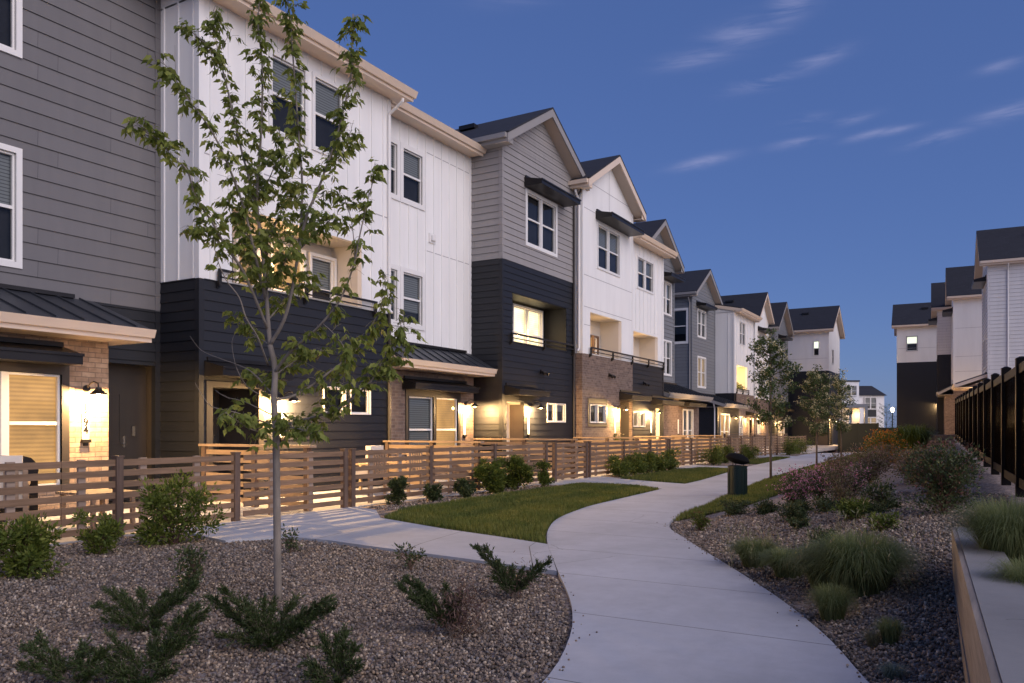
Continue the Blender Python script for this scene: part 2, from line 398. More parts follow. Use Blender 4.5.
# ------------------------------------------------------------------ terrain height
PR = [(-8, 1.6), (0, 1.1), (2.5, .35), (4.45, -.5), (5.23, -.78), (6.29, -1.3), (7.69, -2.11), (8.45, -2.58), (9.51, -3.18), (10.0, -3.5), (10.44, -3.66), (11.0, -3.82), (11.43, -3.89), (12.34, -4.02), (13.36, -4.06), (15.74, -4.32), (21.5, -4.79), (29.56, -5.15), (34.7, -5.25), (45, -5.7), (60, -6.5), (100, -6.5)]
PL = [(-8, -.2), (0, -1.1), (2.6, -1.78), (3.62, -1.92), (4.41, -2.17), (4.99, -2.43), (5.57, -2.74), (6.12, -3.09), (6.53, -3.34), (8.07, -4.27), (8.93, -4.73), (9.98, -5.19), (10.83, -5.44), (12.3, -5.72), (14.05, -5.83), (16.59, -5.98), (18.17, -6.06), (19.82, -6.12), (24.4, -6.6), (28.5, -7.0), (36, -7.4), (45, -7.9), (58, -8.6), (100, -9)]
ZR = [(0, -.05), (3, -.03), (5, .07), (7, .24), (8, .40), (9.3, .45), (13, .42), (25, .62), (40, .85), (120, .85)]
def lerp(tb, y):
    return float(np.interp(y, [a for a, b in tb], [b for a, b in tb]))
def sm(x): x = max(0, min(1, x)); return x*x*(3-2*x)
WALL_X = lambda y: .17-.052*y
def zt(x, y, base_only=False):
    far = -.45*sm((y-42)/24); xp = lerp(PR, y); xr = max(WALL_X(y), xp+.3); zr = lerp(ZR, y)
    k = sm((x-xp)/(xr-xp)); z = far*(1-k)+zr*k
    if x > WALL_X(y)+.12 and y < 7.25 and not base_only: z = .49
    return z

# ground sheet
def ground():
    xs = sorted(set([-400, -150, -60, -30, -18] + list(np.arange(-13, 3.01, .25)) + [6, 12, 30, 80, 200, 400] + []))
    ys = sorted(set([-60, -20, -6] + list(np.arange(-2, 16, .3)) + list(np.arange(16, 80, 1.5)) + [100, 150, 300, 700, 1500]))
    v = []
    for y in ys:
        for x in xs:
            z = zt(x, y, True)-.035
            if -13 < x < 3 and y < 16: z += .012*math.sin(3.1*x+1.3*y)*math.cos(2.3*y-x)
            v.append((x, y, z))
    nx = len(xs); f = [(j*nx+i, j*nx+i+1, (j+1)*nx+i+1, (j+1)*nx+i) for j in range(len(ys)-1) for i in range(nx-1)]
    o = np_mesh('ground', np.array(v), np.array(f), 'gravel'); struct(o)
ground()

def strip_mesh(name, mat, left, right, ztop, thick=.08):
    """left/right: lists of (x,y) of equal length; uv v = running length"""
    v = []; uv = []; f = []; L = 0
    n = len(left)
    for i in range(n):
        if i: L += ((left[i][0]+right[i][0]-left[i-1][0]-right[i-1][0])**2+(left[i][1]+right[i][1]-left[i-1][1]-right[i-1][1])**2)**.5/2
        for (p, u) in ((left[i], 0), (right[i], 1)):
            z = ztop(p[0], p[1]); v.append((p[0], p[1], z)); v.append((p[0], p[1], z-thick)); uv += [(u, L), (u, L)]
    for i in range(n-1):
        a = i*4; b = a+4
        f += [(a, a+2, b+2, b), (a, b, b+1, a+1), (a+2, a+3, b+3, b+2)]
    f += [(0, 1, 3, 2), (4*n-4, 4*n-2, 4*n-1, 4*n-3)]
    me = bpy.data.meshes.new(name); me.from_pydata(v, [], f)
    ul = me.uv_layers.new(name='UVMap')
    for l in me.loops: ul.data[l.index].uv = uv[l.vertex_index]
    me.materials.append(MATS[mat]); o = bpy.data.objects.new(name, me); COL.objects.link(o); return struct(o)
def far_z(x, y): return -.45*sm((y-42)/24)
ys = list(np.arange(-6, 18, .25))+list(np.arange(18, 66, 1.0))
def smooth_tab(tb, y): return (lerp(tb, y-.3)+lerp(tb, y)+lerp(tb, y+.3))/3
path_l = [(smooth_tab(PL, y), y) for y in ys]; path_r = [(smooth_tab(PR, y), y) for y in ys]
strip_mesh('path', 'concrete', path_l, path_r, far_z)
# front walks from the fence gates to the path
def walk(pl, pr, dz): strip_mesh('front_walk', 'concrete', pl, pr, lambda x, y: far_z(x, y)+dz, .07)
def PLx(y): return smooth_tab(PL, y)-.012
ybs = [6.53+(8.07-6.53)*i/1 for i in (0, 1)]
walk([(-9.1, 7.0), (-8.65, 6.62), (-7.6, 6.36), (-7.25, 6.98), (-6.6, 7.0), (-5.7, 6.86), (-4.6, 6.72), (PLx(6.55), 6.55)],
     [(-9.12, 10.4), (-8.95, 10.2), (-8.4, 10.0), (-7.6, 9.15), (-7.0, 8.92), (-6.0, 8.55), (-5.1, 8.3), (PLx(8.0), 8.02)], -.002)
walk([(-9.15, 16.9), (-8.4, 17.35), (-7.4, 17.2), (-6.6, 17.0), (PLx(16.7), 16.7)], [(-9.15, 20.3), (-8.7, 20.1), (-8.2, 19.55), (-7.2, 19.0), (PLx(18.5), 18.5)], -.002)
walk([(-9.15, 25.9), (-8.2, 26.1), (PLx(26.4), 26.4)], [(-9.15, 28.4), (-8.2, 28.0), (PLx(27.8), 27.8)], -.002)
walk([(-9.15, 38.4), (-8.2, 38.4), (PLx(38.6), 38.6)], [(-9.15, 40.6), (-8.2, 40.3), (PLx(40), 40)], -.002)
p_ = MB(); p_.box(-16.5, -9.15, -4, 76, -.2, -.01); struct(p_.build('patio_paving', 'concrete'))

# lawns: blades, one stuff object each, on a soil bed
def in_poly(px, py, poly):
    inside = np.zeros(len(px), bool); n = len(poly); j = n-1
    for i in range(n):
        xi, yi = poly[i]; xj, yj = poly[j]
        c = ((yi > py) != (yj > py)) & (px < (xj-xi)*(py-yi)/(yj-yi+1e-12)+xi)
        inside ^= c; j = i
    return inside
def zarr(x, y):
    return np.array([zt(a, b) for a, b in zip(x, y)])
def lawn(poly, per_m2, label, h=.045, wd=.005):
    P = np.array(poly); x0, y0 = P.min(0); x1, y1 = P.max(0); A = (x1-x0)*(y1-y0); n = int(A*per_m2)
    x = rng.uniform(x0, x1, n); y = rng.uniform(y0, y1, n); k = in_poly(x, y, poly); x = x[k]; y = y[k]; n = len(x)
    dist = np.hypot(x, y); wdt = wd*np.clip(dist/9, 1, 3.2)
    z = zarr(x, y)-.03
    z = np.maximum(z, -.5)
    a = rng.uniform(0, 2*np.pi, n); lean = rng.normal(0, .35, n)*h; hh = h*rng.uniform(.7, 1.5, n)+.035
    clump = .5+.5*np.sin(x*2.7+np.sin(y*1.9)*2)*np.sin(y*2.2+1); hh *= .8+.35*clump
    ca, sa = np.cos(a), np.sin(a)
    v = np.empty((n, 3, 3)); v[:, 0] = np.c_[x-ca*wdt, y-sa*wdt, z]; v[:, 1] = np.c_[x+ca*wdt, y+sa*wdt, z]; v[:, 2] = np.c_[x-sa*lean*1.5, y+ca*lean*1.5, z+hh]
    f = np.arange(n*3).reshape(n, 3)
    # sod below the blades
    o = np_mesh('lawn', v.reshape(-1, 3), f, 'lawn'); tag(o, label, 'grass', kind='stuff'); return o
def sod(poly):
    m = MB(); n = len(poly)
    xs = [p for p in poly]
    top = [(x, y, zt(x, y)-.012) for x, y in xs]; bot = [(x, y, zt(x, y)-.1) for x, y in xs]
    m.v = top+bot; m.f = [tuple(range(n))]+[(i, (i+1) % n, n+(i+1) % n, n+i) for i in range(n)]
    struct(m.build('lawn_soil', 'sod'))
simple('sod', (.09, .10, .03), .95, .3, 9, bmp=.4)
def edge_pl(a, b, step=.4, off=-.02): return [(smooth_tab(PL, y)+off, y) for y in np.arange(a, b, step)]
def edge_pr(a, b, step=.5, off=.02): return [(smooth_tab(PR, y)+off, y) for y in np.arange(a, b, step)]
lawn1 = edge_pl(8.1, 16.6)+[(-6.6, 16.95), (-7.4, 17.15), (-8.2, 17.3), (-8.25, 14.4), (-8.1, 11.5), (-8.0, 10.2), (-7.6, 9.22), (-7.0, 8.98), (-6.0, 8.62), (-5.1, 8.36)]
lawn2 = edge_pl(18.6, 26.3)+[(-7.4, 26.1), (-8.0, 25.8), (-8.25, 24), (-8.25, 21), (-8.2, 19.65), (-7.2, 19.1)]
lawn3 = edge_pl(30.5, 38.5)+[(-8.2, 38.3), (-8.3, 34), (-7.9, 31)]
sl = [(y, x) for x, y in edge_pr(11.2, 46, .8)]
lawn4 = edge_pr(11.0, 46, .8)+[(-3.4, 46), (-3.6, 36), (-3.55, 28), (-3.3, 22), (-3.25, 18), (-3.3, 16), (-3.35, 14.3), (-3.45, 13.2), (-3.6, 12.3), (-3.72, 11.6)]
lawn(lawn1, 3400, 'green lawn wedge between the front walk and the nearest curve of the path'); sod(lawn1)
lawn(lawn2, 2200, 'second lawn patch beyond the brick-paved walk, left of the path'); sod(lawn2)
lawn(lawn3, 1200, 'farthest small lawn patch left of the path near the last fence'); sod(lawn3)
lawn(lawn4, 2400, 'strip of lawn along the right side of the path behind the green bin'); 
def sod_strip():
    m = MB(); ysx = list(np.arange(11.2, 46, .8)); inner = [(11.0, -3.8), (11.6, -3.72), (12.3, -3.6), (13.2, -3.45), (14.3, -3.35), (16, -3.3), (18, -3.25), (22, -3.3), (28, -3.55), (36, -3.6), (46, -3.4)]
    for a, b in zip(ysx, ysx[1:]):
        q = []
        la, lb = smooth_tab(PR, a)+.02, smooth_tab(PR, b)+.02; ra, rb = lerp(inner, a), lerp(inner, b)
        for i in range(4):
            xa0, xa1 = la+(ra-la)*i/4, la+(ra-la)*(i+1)/4; xb0, xb1 = lb+(rb-lb)*i/4, lb+(rb-lb)*(i+1)/4
            m.quad((xa0, a, zt(xa0, a)-.012), (xa1, a, zt(xa1, a)-.012), (xb1, b, zt(xb1, b)-.012), (xb0, b, zt(xb0, b)-.012))
    struct(m.build('lawn_soil', 'sod'))
sod_strip()

# loose stones in the foreground beds
def stones():
    ico_v = []; 
    ph = (1+5**.5)/2
    iv = np.array([(-1, ph, 0), (1, ph, 0), (-1, -ph, 0), (1, -ph, 0), (0, -1, ph), (0, 1, ph), (0, -1, -ph), (0, 1, -ph), (ph, 0, -1), (ph, 0, 1), (-ph, 0, -1), (-ph, 0, 1)])/1.9
    fi = np.array([(0, 11, 5), (0, 5, 1), (0, 1, 7), (0, 7, 10), (0, 10, 11), (1, 5, 9), (5, 11, 4), (11, 10, 2), (10, 7, 6), (7, 1, 8), (3, 9, 4), (3, 4, 2), (3, 2, 6), (3, 6, 8), (3, 8, 9), (4, 9, 5), (2, 4, 11), (6, 2, 10), (8, 6, 7), (9, 8, 1)])
    beds = [([(smooth_tab(PL, y)-.03, y) for y in np.arange(1.8, 6.5, .3)]+[(-3.5, 6.48), (-4.6, 6.66), (-5.7, 6.8), (-6.6, 6.94), (-7.22, 6.92), (-7.6, 6.3), (-8.65, 6.55), (-9.0, 6.9), (-9.0, 2.0)], 2500),
            ([(smooth_tab(PR, y)+.03, y) for y in np.arange(2.6, 11, .3)]+[(-3.4, 11.3), (-3.0, 13), (0.3, 13), (.3, 8.6), (.25, 7.3), (-.21, 7.05), (0.0, 3.4), (.04, 2.6)], 2500),
            ([(-9.0, 10.5), (-8.3, 10.3), (-8.35, 16.6), (-9.0, 16.8)], 900)]
    V = []; F = []; off = 0
    for poly, dens in beds:
        P = np.array(poly); x0, y0 = P.min(0); x1, y1 = P.max(0); n = int((x1-x0)*(y1-y0)*dens)
        x = rng.uniform(x0, x1, n); y = rng.uniform(y0, y1, n); k = in_poly(x, y, poly)
        c, s = math.cos(YAW), math.sin(YAW); d = -s*x+c*y; lx = c*x+s*y
        k &= (d > 2.6) & (np.abs(lx) < d*.70+.3) & (rng.uniform(0, 1, n) < np.clip((6.0/np.maximum(d, .1))**1.3, .12, 1))
        x = x[k]; y = y[k]; n = len(x); z = zarr(x, y)-.03
        sc_ = rng.uniform(.0055, .0132, n)*np.clip(np.hypot(x, y)/7, 1, 1.5)
        q = rng.normal(size=(n, 4)); q /= np.linalg.norm(q, axis=1)[:, None]
        a, b, c_, d_ = q.T
        Rm = np.stack([np.stack([1-2*(c_*c_+d_*d_), 2*(b*c_-a*d_), 2*(b*d_+a*c_)], -1), np.stack([2*(b*c_+a*d_), 1-2*(b*b+d_*d_), 2*(c_*d_-a*b)], -1), np.stack([2*(b*d_-a*c_), 2*(c_*d_+a*b), 1-2*(b*b+c_*c_)], -1)], 1)
        base = iv[None]*rng.uniform(.75, 1.25, (n, 12, 1))*np.stack([rng.uniform(.9, 1.5, n), np.ones(n), rng.uniform(.5, .9, n)], -1)[:, None]
        v = np.einsum('nij,nkj->nki', Rm, base)*sc_[:, None, None]
        v += np.stack([x, y, z+rng.uniform(-.004, .014, n)], -1)[:, None]
        V.append(v.reshape(-1, 3)); F.append((fi[None]+np.arange(n)[:, None, None]*12).reshape(-1, 3)+off); off += n*12
    # stray stones kicked onto the concrete
    n = 170; y = rng.uniform(2.4, 13, n); side = rng.uniform(0, 1, n) < .5; e = rng.exponential(.035, n)+.008
    x = np.array([smooth_tab(PL, a)+b if c_ else smooth_tab(PR, a)-b for a, b, c_ in zip(y, e, side)])
    k = ~(side & (y > 6.4)); x = x[k]; y = y[k]; n = len(x)
    v = iv[None]*rng.uniform(.75, 1.25, (n, 12, 1))*rng.uniform(.004, .009, n)[:, None, None]+np.stack([x, y, np.full(n, .003)], -1)[:, None]
    V.append(v.reshape(-1, 3)); F.append((fi[None]+np.arange(n)[:, None, None]*12).reshape(-1, 3)+off); off += n*12
    o = np_mesh('gravel', np.concatenate(V), np.concatenate(F), 'stones'); tag(o, 'loose brown and grey gravel covering the planting beds', 'gravel', kind='stuff')
stones()

wood_mat('facing_stone', (.19, .16, .135), (.34, .285, .235), 1)
# dark steel edging of the near bed
# retaining kerb wall at the right
def kerb():
    m = MB()
    ya, yb = -3, 7.0
    n = 8
    for i in range(n):
        a = ya+(yb-ya)*i/n; b = ya+(yb-ya)*(i+1)/n
        xa, xb = WALL_X(a), WALL_X(b)
        m.hexa([(xa+.03, a, -.25), (xa+.25, a, -.15), (xb+.25, b, -.15), (xb+.03, b, -.15)], [(xa+.03, a, .55), (xa+.25, a, .55), (xb+.25, b, .55), (xb+.03, b, .55)])
    o = m.build('retaining_wall', 'wall_concrete'); tag(o, 'low concrete retaining wall with a flat grey top at the right edge', 'retaining wall')
    f_ = MB(); xa, xb = WALL_X(ya), WALL_X(yb)
    for (z0, z1, o0) in ((-.2, .14, .0), (.150, .36, .006), (.372, .545, .0)):
        f_.hexa([(xa+o0, ya, z0), (xa+.028, ya, z0), (xb+.028, yb+.01, z0), (xb+o0, yb+.01, z0)], [(xa+o0, ya, z1), (xa+.028, ya, z1), (xb+.028, yb+.01, z1), (xb+o0, yb+.01, z1)])
    f_.build('facing', 'facing_stone', o)
kerb()

b_ = MB(); b_.hexa([(WALL_X(-3)+.24, -3, -.2), (3.2, -3, -.2), (3.2, 7.3, -.2), (WALL_X(7)+.24, 7.3, -.2)], [(WALL_X(-3)+.24, -3, .47), (3.2, -3, .47), (3.2, 7.3, .47), (WALL_X(7)+.24, 7.3, .455)]); struct(b_.build('ground', 'gravel'))
# ------------------------------------------------------------------ townhouses
emis('dim_bulb', (1, .7, .4), 1.0); emis('pane_glow', (.75, .8, .62), .55)  # cool emission paints the bright sky reflection of the upper panes
def blind_mat():
    m, t, p = new_mat('slat_blind'); o = ocoord(t); s = nt(t, 'ShaderNodeSeparateXYZ'); t.links.new(o, s.inputs[0])
    w = M2(t, 'FRACT', M2(t, 'MULTIPLY', s.outputs[2], 18)); k = ramp(t, M2(t, 'ABSOLUTE', M2(t, 'SUBTRACT', w, .5)), .30, .5)
    t.links.new(mixc(t, k, (.30, .31, .30), (.06, .06, .07)), p.inputs['Base Color']); p.inputs['Roughness'].default_value = .6
blind_mat()
def Ffront(x): return lambda s, z, o: (x+o, s, z)
def Fleft(y): return lambda s, z, o: (s, y-o, z)
def Fright(y): return lambda s, z, o: (s, y+o, z)
def bm_box(mb, M, s0, s1, z0, z1, o0, o1):
    mb.hexa([M(s0, z0, o0), M(s0, z0, o1), M(s1, z0, o1), M(s1, z0, o0)], [M(s0, z1, o0), M(s0, z1, o1), M(s1, z1, o1), M(s1, z1, o0)]); return mb
def wall(mb, M, s0, s1, z0, z1, holes=(), style='flat', lap=.18, limit=None, reveal=.12, bat=.41):
    zs = {z0, z1}
    for (a, b, c, d) in holes:
        for q in (c, d):
            if z0 < q < z1: zs.add(q)
    if style == 'lap':
        q = z0
        while q < z1-1e-4: zs.add(round(q, 4)); q += lap
    zs = sorted(zs); zz = [zs[0]]
    for q in zs[1:]:
        if q-zz[-1] > 1e-3: zz.append(q)
    def off(z, base): return (.018*(1-(z-base)/lap)) if style == 'lap' else 0
    for za, zb in zip(zz, zz[1:]):
        mid = (za+zb)/2; base = z0+math.floor((mid-z0)/lap)*lap
        la, lb = (limit(za) if limit else (s0, s1)), (limit(zb) if limit else (s0, s1))
        cuts = sorted([(a, b) for (a, b, c, d) in holes if c < mid < d]); iv = []; cur = None
        pos = 'L'
        for (a, b) in cuts:
            iv.append((pos, a)); pos = b
        iv.append((pos, 'R'))
        for (p, q) in iv:
            a0 = la[0] if p == 'L' else p; a1 = lb[0] if p == 'L' else p; b0 = la[1] if q == 'R' else q; b1 = lb[1] if q == 'R' else q
            if b0-a0 < 1e-4: continue
            oa, ob = off(za, base), off(zb, base)
            mb.quad(M(a0, za, oa), M(b0, za, oa), M(max(b1, a1), zb, ob), M(a1, zb, ob))
            if style == 'lap' and abs(za-base) < 1e-3: mb.quad(M(a0, za, 0), M(b0, za, 0), M(b0, za, oa), M(a0, za, oa))
    for (a, b, c, d) in holes:
        if reveal and min(d, z1)-max(c, z0) > .01:
            c_, d_ = max(c, z0), min(d, z1); qs = [(b, c_, b, d_), (a, d_, a, c_)]
            if c >= z0-1e-3: qs.append((a, c, b, c))
            if d <= z1+1e-3: qs.append((b, d, a, d))
            for q in qs:
                mb.quad(M(q[0], q[1], 0), M(q[2], q[3], 0), M(q[2], q[3], -reveal), M(q[0], q[1], -reveal))
    if style == 'batten':
        s = s0+bat*.6
        while s < s1-.05:
            lo = z0; top = z1
            if limit:
                while top > z0 and not (limit(top)[0] < s < limit(top)[1]): top -= .03
            segs = []; cur = z0
            for (a, b, c, d) in sorted(holes, key=lambda h: h[2]):
                if a-.12 < s < b+.12 and d > z0 and c < top:
                    segs.append((cur, max(cur, c-.1))); cur = d+.1
            segs.append((cur, top))
            for (u, w) in segs:
                if w-u > .05: bm_box(mb, M, s-.02, s+.02, u, w, 0, .02)
            s += bat
def seams(root_, M, lines, mat='seam_grey'):
    mb = MB()
    for (a, b, c, d) in lines: bm_box(mb, M, a, b, c, d, .0, .004)
    mb.build('panel_joint', mat, root_)
def window(rt, M, s0, s1, z0, z1, kind='dark', n=1, trim='white_trim', tw=.08, hung=True, sash='white_trim', tout=.035, split=None):
    fr = MB()
    for q in ((s0-tw, s1+tw, z1, z1+tw), (s0-tw, s1+tw, z0-tw, z0), (s0-tw, s0, z0, z1), (s1, s1+tw, z0, z1)): bm_box(fr, M, *q, -.05, tout)
    o = fr.build('window', trim, rt)
    sf = MB(); w = (s1-s0)/n; mid = z0+(z1-z0)*.5 if split is None else z0+(z1-z0)*split
    gl = MB(); bl = MB(); rm = MB(); k = .035
    for i in range(n):
        a = s0+i*w; b = a+w
        if i: bm_box(sf, M, a-.045, a+.045, z0, z1, -.07, .02)
        a2, b2 = (a+.045 if i else a), (b-.045 if i < n-1 else b)
        for q in ((a2, a2+k, z0, z1), (b2-k, b2, z0, z1), (a2+k, b2-k, z0, z0+k), (a2+k, b2-k, z1-k, z1)): bm_box(sf, M, *q, -.075, -.015)
        if hung: bm_box(sf, M, a2+k, b2-k, mid-.025, mid+.025, -.08, -.01)
        gl.quad(M(a2, z0, -.045), M(b2, z0, -.045), M(b2, z1, -.045), M(a2, z1, -.045))
        zl = {'dark': mid+.05, 'half': mid-.25*(z1-z0), 'sky_lit': mid}.get(kind, z0)
        if kind != 'plain': bl.quad(M(a2, zl, -.10), M(b2, zl, -.10), M(b2, z1, -.10), M(a2, z1, -.10))
        rm.quad(M(a2-.1, z0-.1, -.125), M(b2+.1, z0-.1, -.125), M(b2+.1, z1+.1, -.125), M(a2-.1, z1+.1, -.125))
    sf.build('sash', sash, o); gl.build('pane', 'glass', o)
    if kind != 'plain': bl.build('blind', {'dark': 'slat_blind', 'half': 'slat_blind', 'lit': 'lit_blind', 'bright': 'lit_room_bright', 'dim': 'lit_room_dim', 'sky_lit': 'pane_glow'}[kind], o)
    rm.build('interior', 'dim_room', o)
    return (s0, s1, z0, z1)
def canopy(rt, M, s0, s1, z, proj=.6, h=.17, mat='dark_metal', brackets=True):
    mb = MB()
    mb.hexa([M(s0, z, 0), M(s0, z, proj), M(s1, z, proj), M(s1, z, 0)], [M(s0, z+h+.13, 0), M(s0, z+h, proj), M(s1, z+h, proj), M(s1, z+h+.13, 0)])
    bm_box(mb, M, s0-.01, s1+.01, z+h-.03, z+h+.012, proj-.02, proj+.025)
    bm_box(mb, M, s0+.05, s1-.05, z+h+.13, z+h+.20, 0, .05)
    mb.build('canopy', mat, rt)
def wall_lamp(rt, M, s, z, power=14, shine=True, col=(1, .60, .24)):
    mb = MB(); P = lambda o, dz, ds=0: M(s+ds, z+dz, o)
    mb.tube([P(.0, .10), P(.03, .10)], .055, 10); mb.tube([P(.02, .10), P(.10, .17), P(.20, .20), P(.31, .17), P(.32, .10)], .012, 6)
    c = Vector(P(.32, 0))
    n = 14; b = len(mb.v)
    for (r_, dz) in ((.035, .11), (.045, .08), (.135, .0), (.13, .0), (.04, .07)):
        for i in range(n): mb.v.append((c.x+r_*math.cos(2*math.pi*i/n), c.y+r_*math.sin(2*math.pi*i/n), c.z+dz))
    for k in range(4):
        for i in range(n): mb.f.append((b+k*n+i, b+k*n+(i+1) % n, b+(k+1)*n+(i+1) % n, b+(k+1)*n+i))
    mb.f.append(tuple(b+i for i in range(n)))
    o = mb.build('wall_lamp', 'dark_metal', rt)
    bb = MB(); bb.tube([(c.x, c.y, c.z+.05), (c.x, c.y, c.z+.03), (c.x, c.y, c.z+.0), (c.x, c.y, c.z-.012)], [.015, .03, .03, .012], 8); bb.build('bulb', 'bulb', o)
    if power: lamp('lamp_light', (c.x, c.y, c.z-.03), power*1.15, col, rt, .03)
def flood(rt, M, s, z):
    mb = MB(); bm_box(mb, M, s-.06, s+.06, z-.06, z+.06, 0, .05)
    for d in (-.1, .1): mb.tube([M(s+d*.4, z, .05), M(s+d, z-.03, .12), M(s+d*1.3, z-.09, .2)], [.03, .04, .055], 8)
    mb.build('security_light', 'dark_metal', rt)
def sign(rt, M, s, z0, z1, text=None):
    mb = MB(); bm_box(mb, M, s-.055, s+.055, z0, z1, 0, .02); o = mb.build('house_number', 'white_trim', rt)
    b = MB(); bm_box(b, M, s-.07, s+.07, z0-.05, z0, 0, .06); bm_box(b, M, s-.03, s+.03, z0-.10, z0-.05, 0, .04); b.build('bracket', 'dark_metal', o)
    if text:
        n = len(text); hh = (z1-z0)/(n+1.2)
        for i, ch in enumerate(text):
            cu = bpy.data.curves.new('digit', 'FONT'); cu.body = ch; cu.size = hh*1.45; cu.extrude = .003; cu.offset = .004*1; cu.align_x = 'CENTER'
            ob = bpy.data.objects.new('digit', cu); COL.objects.link(ob)
            dg = bpy.context.evaluated_depsgraph_get(); me = bpy.data.meshes.new_from_object(ob.evaluated_get(dg)); bpy.data.objects.remove(ob)
            me.materials.clear(); me.materials.append(MATS['dark_metal'])
            zc_ = z1-hh*(i+1.45); q = M(s, zc_, .026)
            me.transform(Matrix(((0, 0, 1, q[0]), (1, 0, 0, q[1]), (0, 1, 0, q[2]), (0, 0, 0, 1))))
            d_ = bpy.data.objects.new('digit', me); COL.objects.link(d_); d_.parent = o
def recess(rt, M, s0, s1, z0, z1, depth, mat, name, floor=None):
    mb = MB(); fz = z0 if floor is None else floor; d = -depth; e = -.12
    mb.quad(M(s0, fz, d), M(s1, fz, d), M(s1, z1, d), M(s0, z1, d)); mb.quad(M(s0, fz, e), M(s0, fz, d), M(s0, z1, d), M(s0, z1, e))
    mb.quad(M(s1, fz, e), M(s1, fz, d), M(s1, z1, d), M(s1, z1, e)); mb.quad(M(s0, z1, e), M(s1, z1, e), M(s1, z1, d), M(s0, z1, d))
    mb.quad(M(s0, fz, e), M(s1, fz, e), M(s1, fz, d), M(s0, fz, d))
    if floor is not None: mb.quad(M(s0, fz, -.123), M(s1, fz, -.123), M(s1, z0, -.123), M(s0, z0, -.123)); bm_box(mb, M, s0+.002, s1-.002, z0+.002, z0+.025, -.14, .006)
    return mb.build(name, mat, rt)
def railing(rt, M, s0, s1, z, posts=3, drop=.30):
    mb = MB(); bm_box(mb, M, s0, s1, z-.035, z+.012, .06, .11); bm_box(mb, M, s0+.02, s1-.02, z-.15, z-.125, .07, .10)
    for i in range(posts):
        a = s0+(s1-s0)*i/(posts-1); a = min(max(a, s0+.03), s1-.03)
        bm_box(mb, M, a-.03, a+.03, z-drop, z-.036, .05, .10); bm_box(mb, M, a-.03, a+.03, z-drop-.03, z-drop+.08, .012, .05)
    mb.build('railing', 'dark_metal', rt)
def door(rt, M, s0, s1, z0, z1, mat='door_paint', hs=1):
    mb = MB(); bm_box(mb, M, s0, s1, z0, z1, .0, .04)
    for (a, b) in ((z0+.15, z0+.85), (z0+1.0, z1-.15)):
        for q in ((s0+.13, s1-.13, a, a+.03), (s0+.13, s1-.13, b-.03, b), (s0+.13, s0+.16, a+.03, b-.03), (s1-.16, s1-.13, a+.03, b-.03)): bm_box(mb, M, *q, .04, .052)
    o = mb.build('door', mat, rt); k = MB(); hx = s1-.07 if hs > 0 else s0+.07
    bm_box(k, M, hx-.02, hx+.02, z0+.95, z0+1.15, .04, .055); k.tube([M(hx, z0+1.02, .05), M(hx, z0+1.02, .1), M(hx-.1*hs, z0+1.02, .1)], .01, 6); k.build('handle', 'chrome', o)
def downspout(rt, M, s, z0, z1, mat='cream_trim', r=.035, kick=.45):
    mb = MB(); mb.tube([M(s, z1, kick), M(s, z1-.06, kick), M(s, z1-.28, .06), M(s, z1-.4, .05), M(s, z0+.1, .05), M(s, z0, .14)], r, 8); mb.build('downspout', mat, rt)
def porch_roof(rt, s0, s1, xw, zw, xe, ze, trim='cream_trim', mat='roof_metal'):
    mb = MB()
    mb.hexa([(xw, s0, zw-.05), (xe, s0, ze-.02), (xe, s1, ze-.02), (xw, s1, zw-.05)], [(xw, s0, zw), (xe, s0, ze+.02), (xe, s1, ze+.02), (xw, s1, zw)])
    s = s0+.02
    while s < s1-.02:
        mb.hexa([(xw, s, zw), (xe, s, ze+.02), (xe, s+.025, ze+.02), (xw, s+.025, zw)], [(xw, s, zw+.03), (xe, s, ze+.05), (xe, s+.025, ze+.05), (xw, s+.025, zw+.03)]); s += .42
    o = mb.build('porch_roof', mat, rt)
    fl = MB(); fl.box(xw, xw+.09, s0+.15, s1-.35, zw-.01, zw+.055); fl.build('flashing', 'dark_metal', o)
    g = MB(); g.hexa([(xe-.03, s0-.02, ze-.20), (xe+.015, s0-.02, ze-.20), (xe+.015, s1+.02, ze-.20), (xe-.03, s1+.02, ze-.20)], [(xe-.03, s0-.02, ze-.021), (xe+.015, s0-.02, ze-.021), (xe+.015, s1+.02, ze-.021), (xe-.03, s1+.02, ze-.021)])
    g.hexa([(xe+.015, s0-.04, ze-.13), (xe+.06, s0-.04, ze-.13), (xe+.06, s1+.04, ze-.13), (xe+.015, s1+.04, ze-.13)], [(xe+.015, s0-.04, ze+.0), (xe+.11, s0-.04, ze+.0), (xe+.11, s1+.04, ze+.0), (xe+.015, s1+.04, ze+.0)])
    for a in (s0-.02, s1-.01):
        g.hexa([(xw, a, zw-.22), (xe-.03, a, ze-.2), (xe-.03, a+.03, ze-.2), (xw, a+.03, zw-.22)], [(xw, a, zw-.051), (xe-.03, a, ze-.022), (xe-.03, a+.03, ze-.022), (xw, a+.03, zw-.051)])
    g.box(xw, xe-.03, s0+.01, s1-.01, ze-.20, ze-.185)
    g.build('gutter', trim, o)
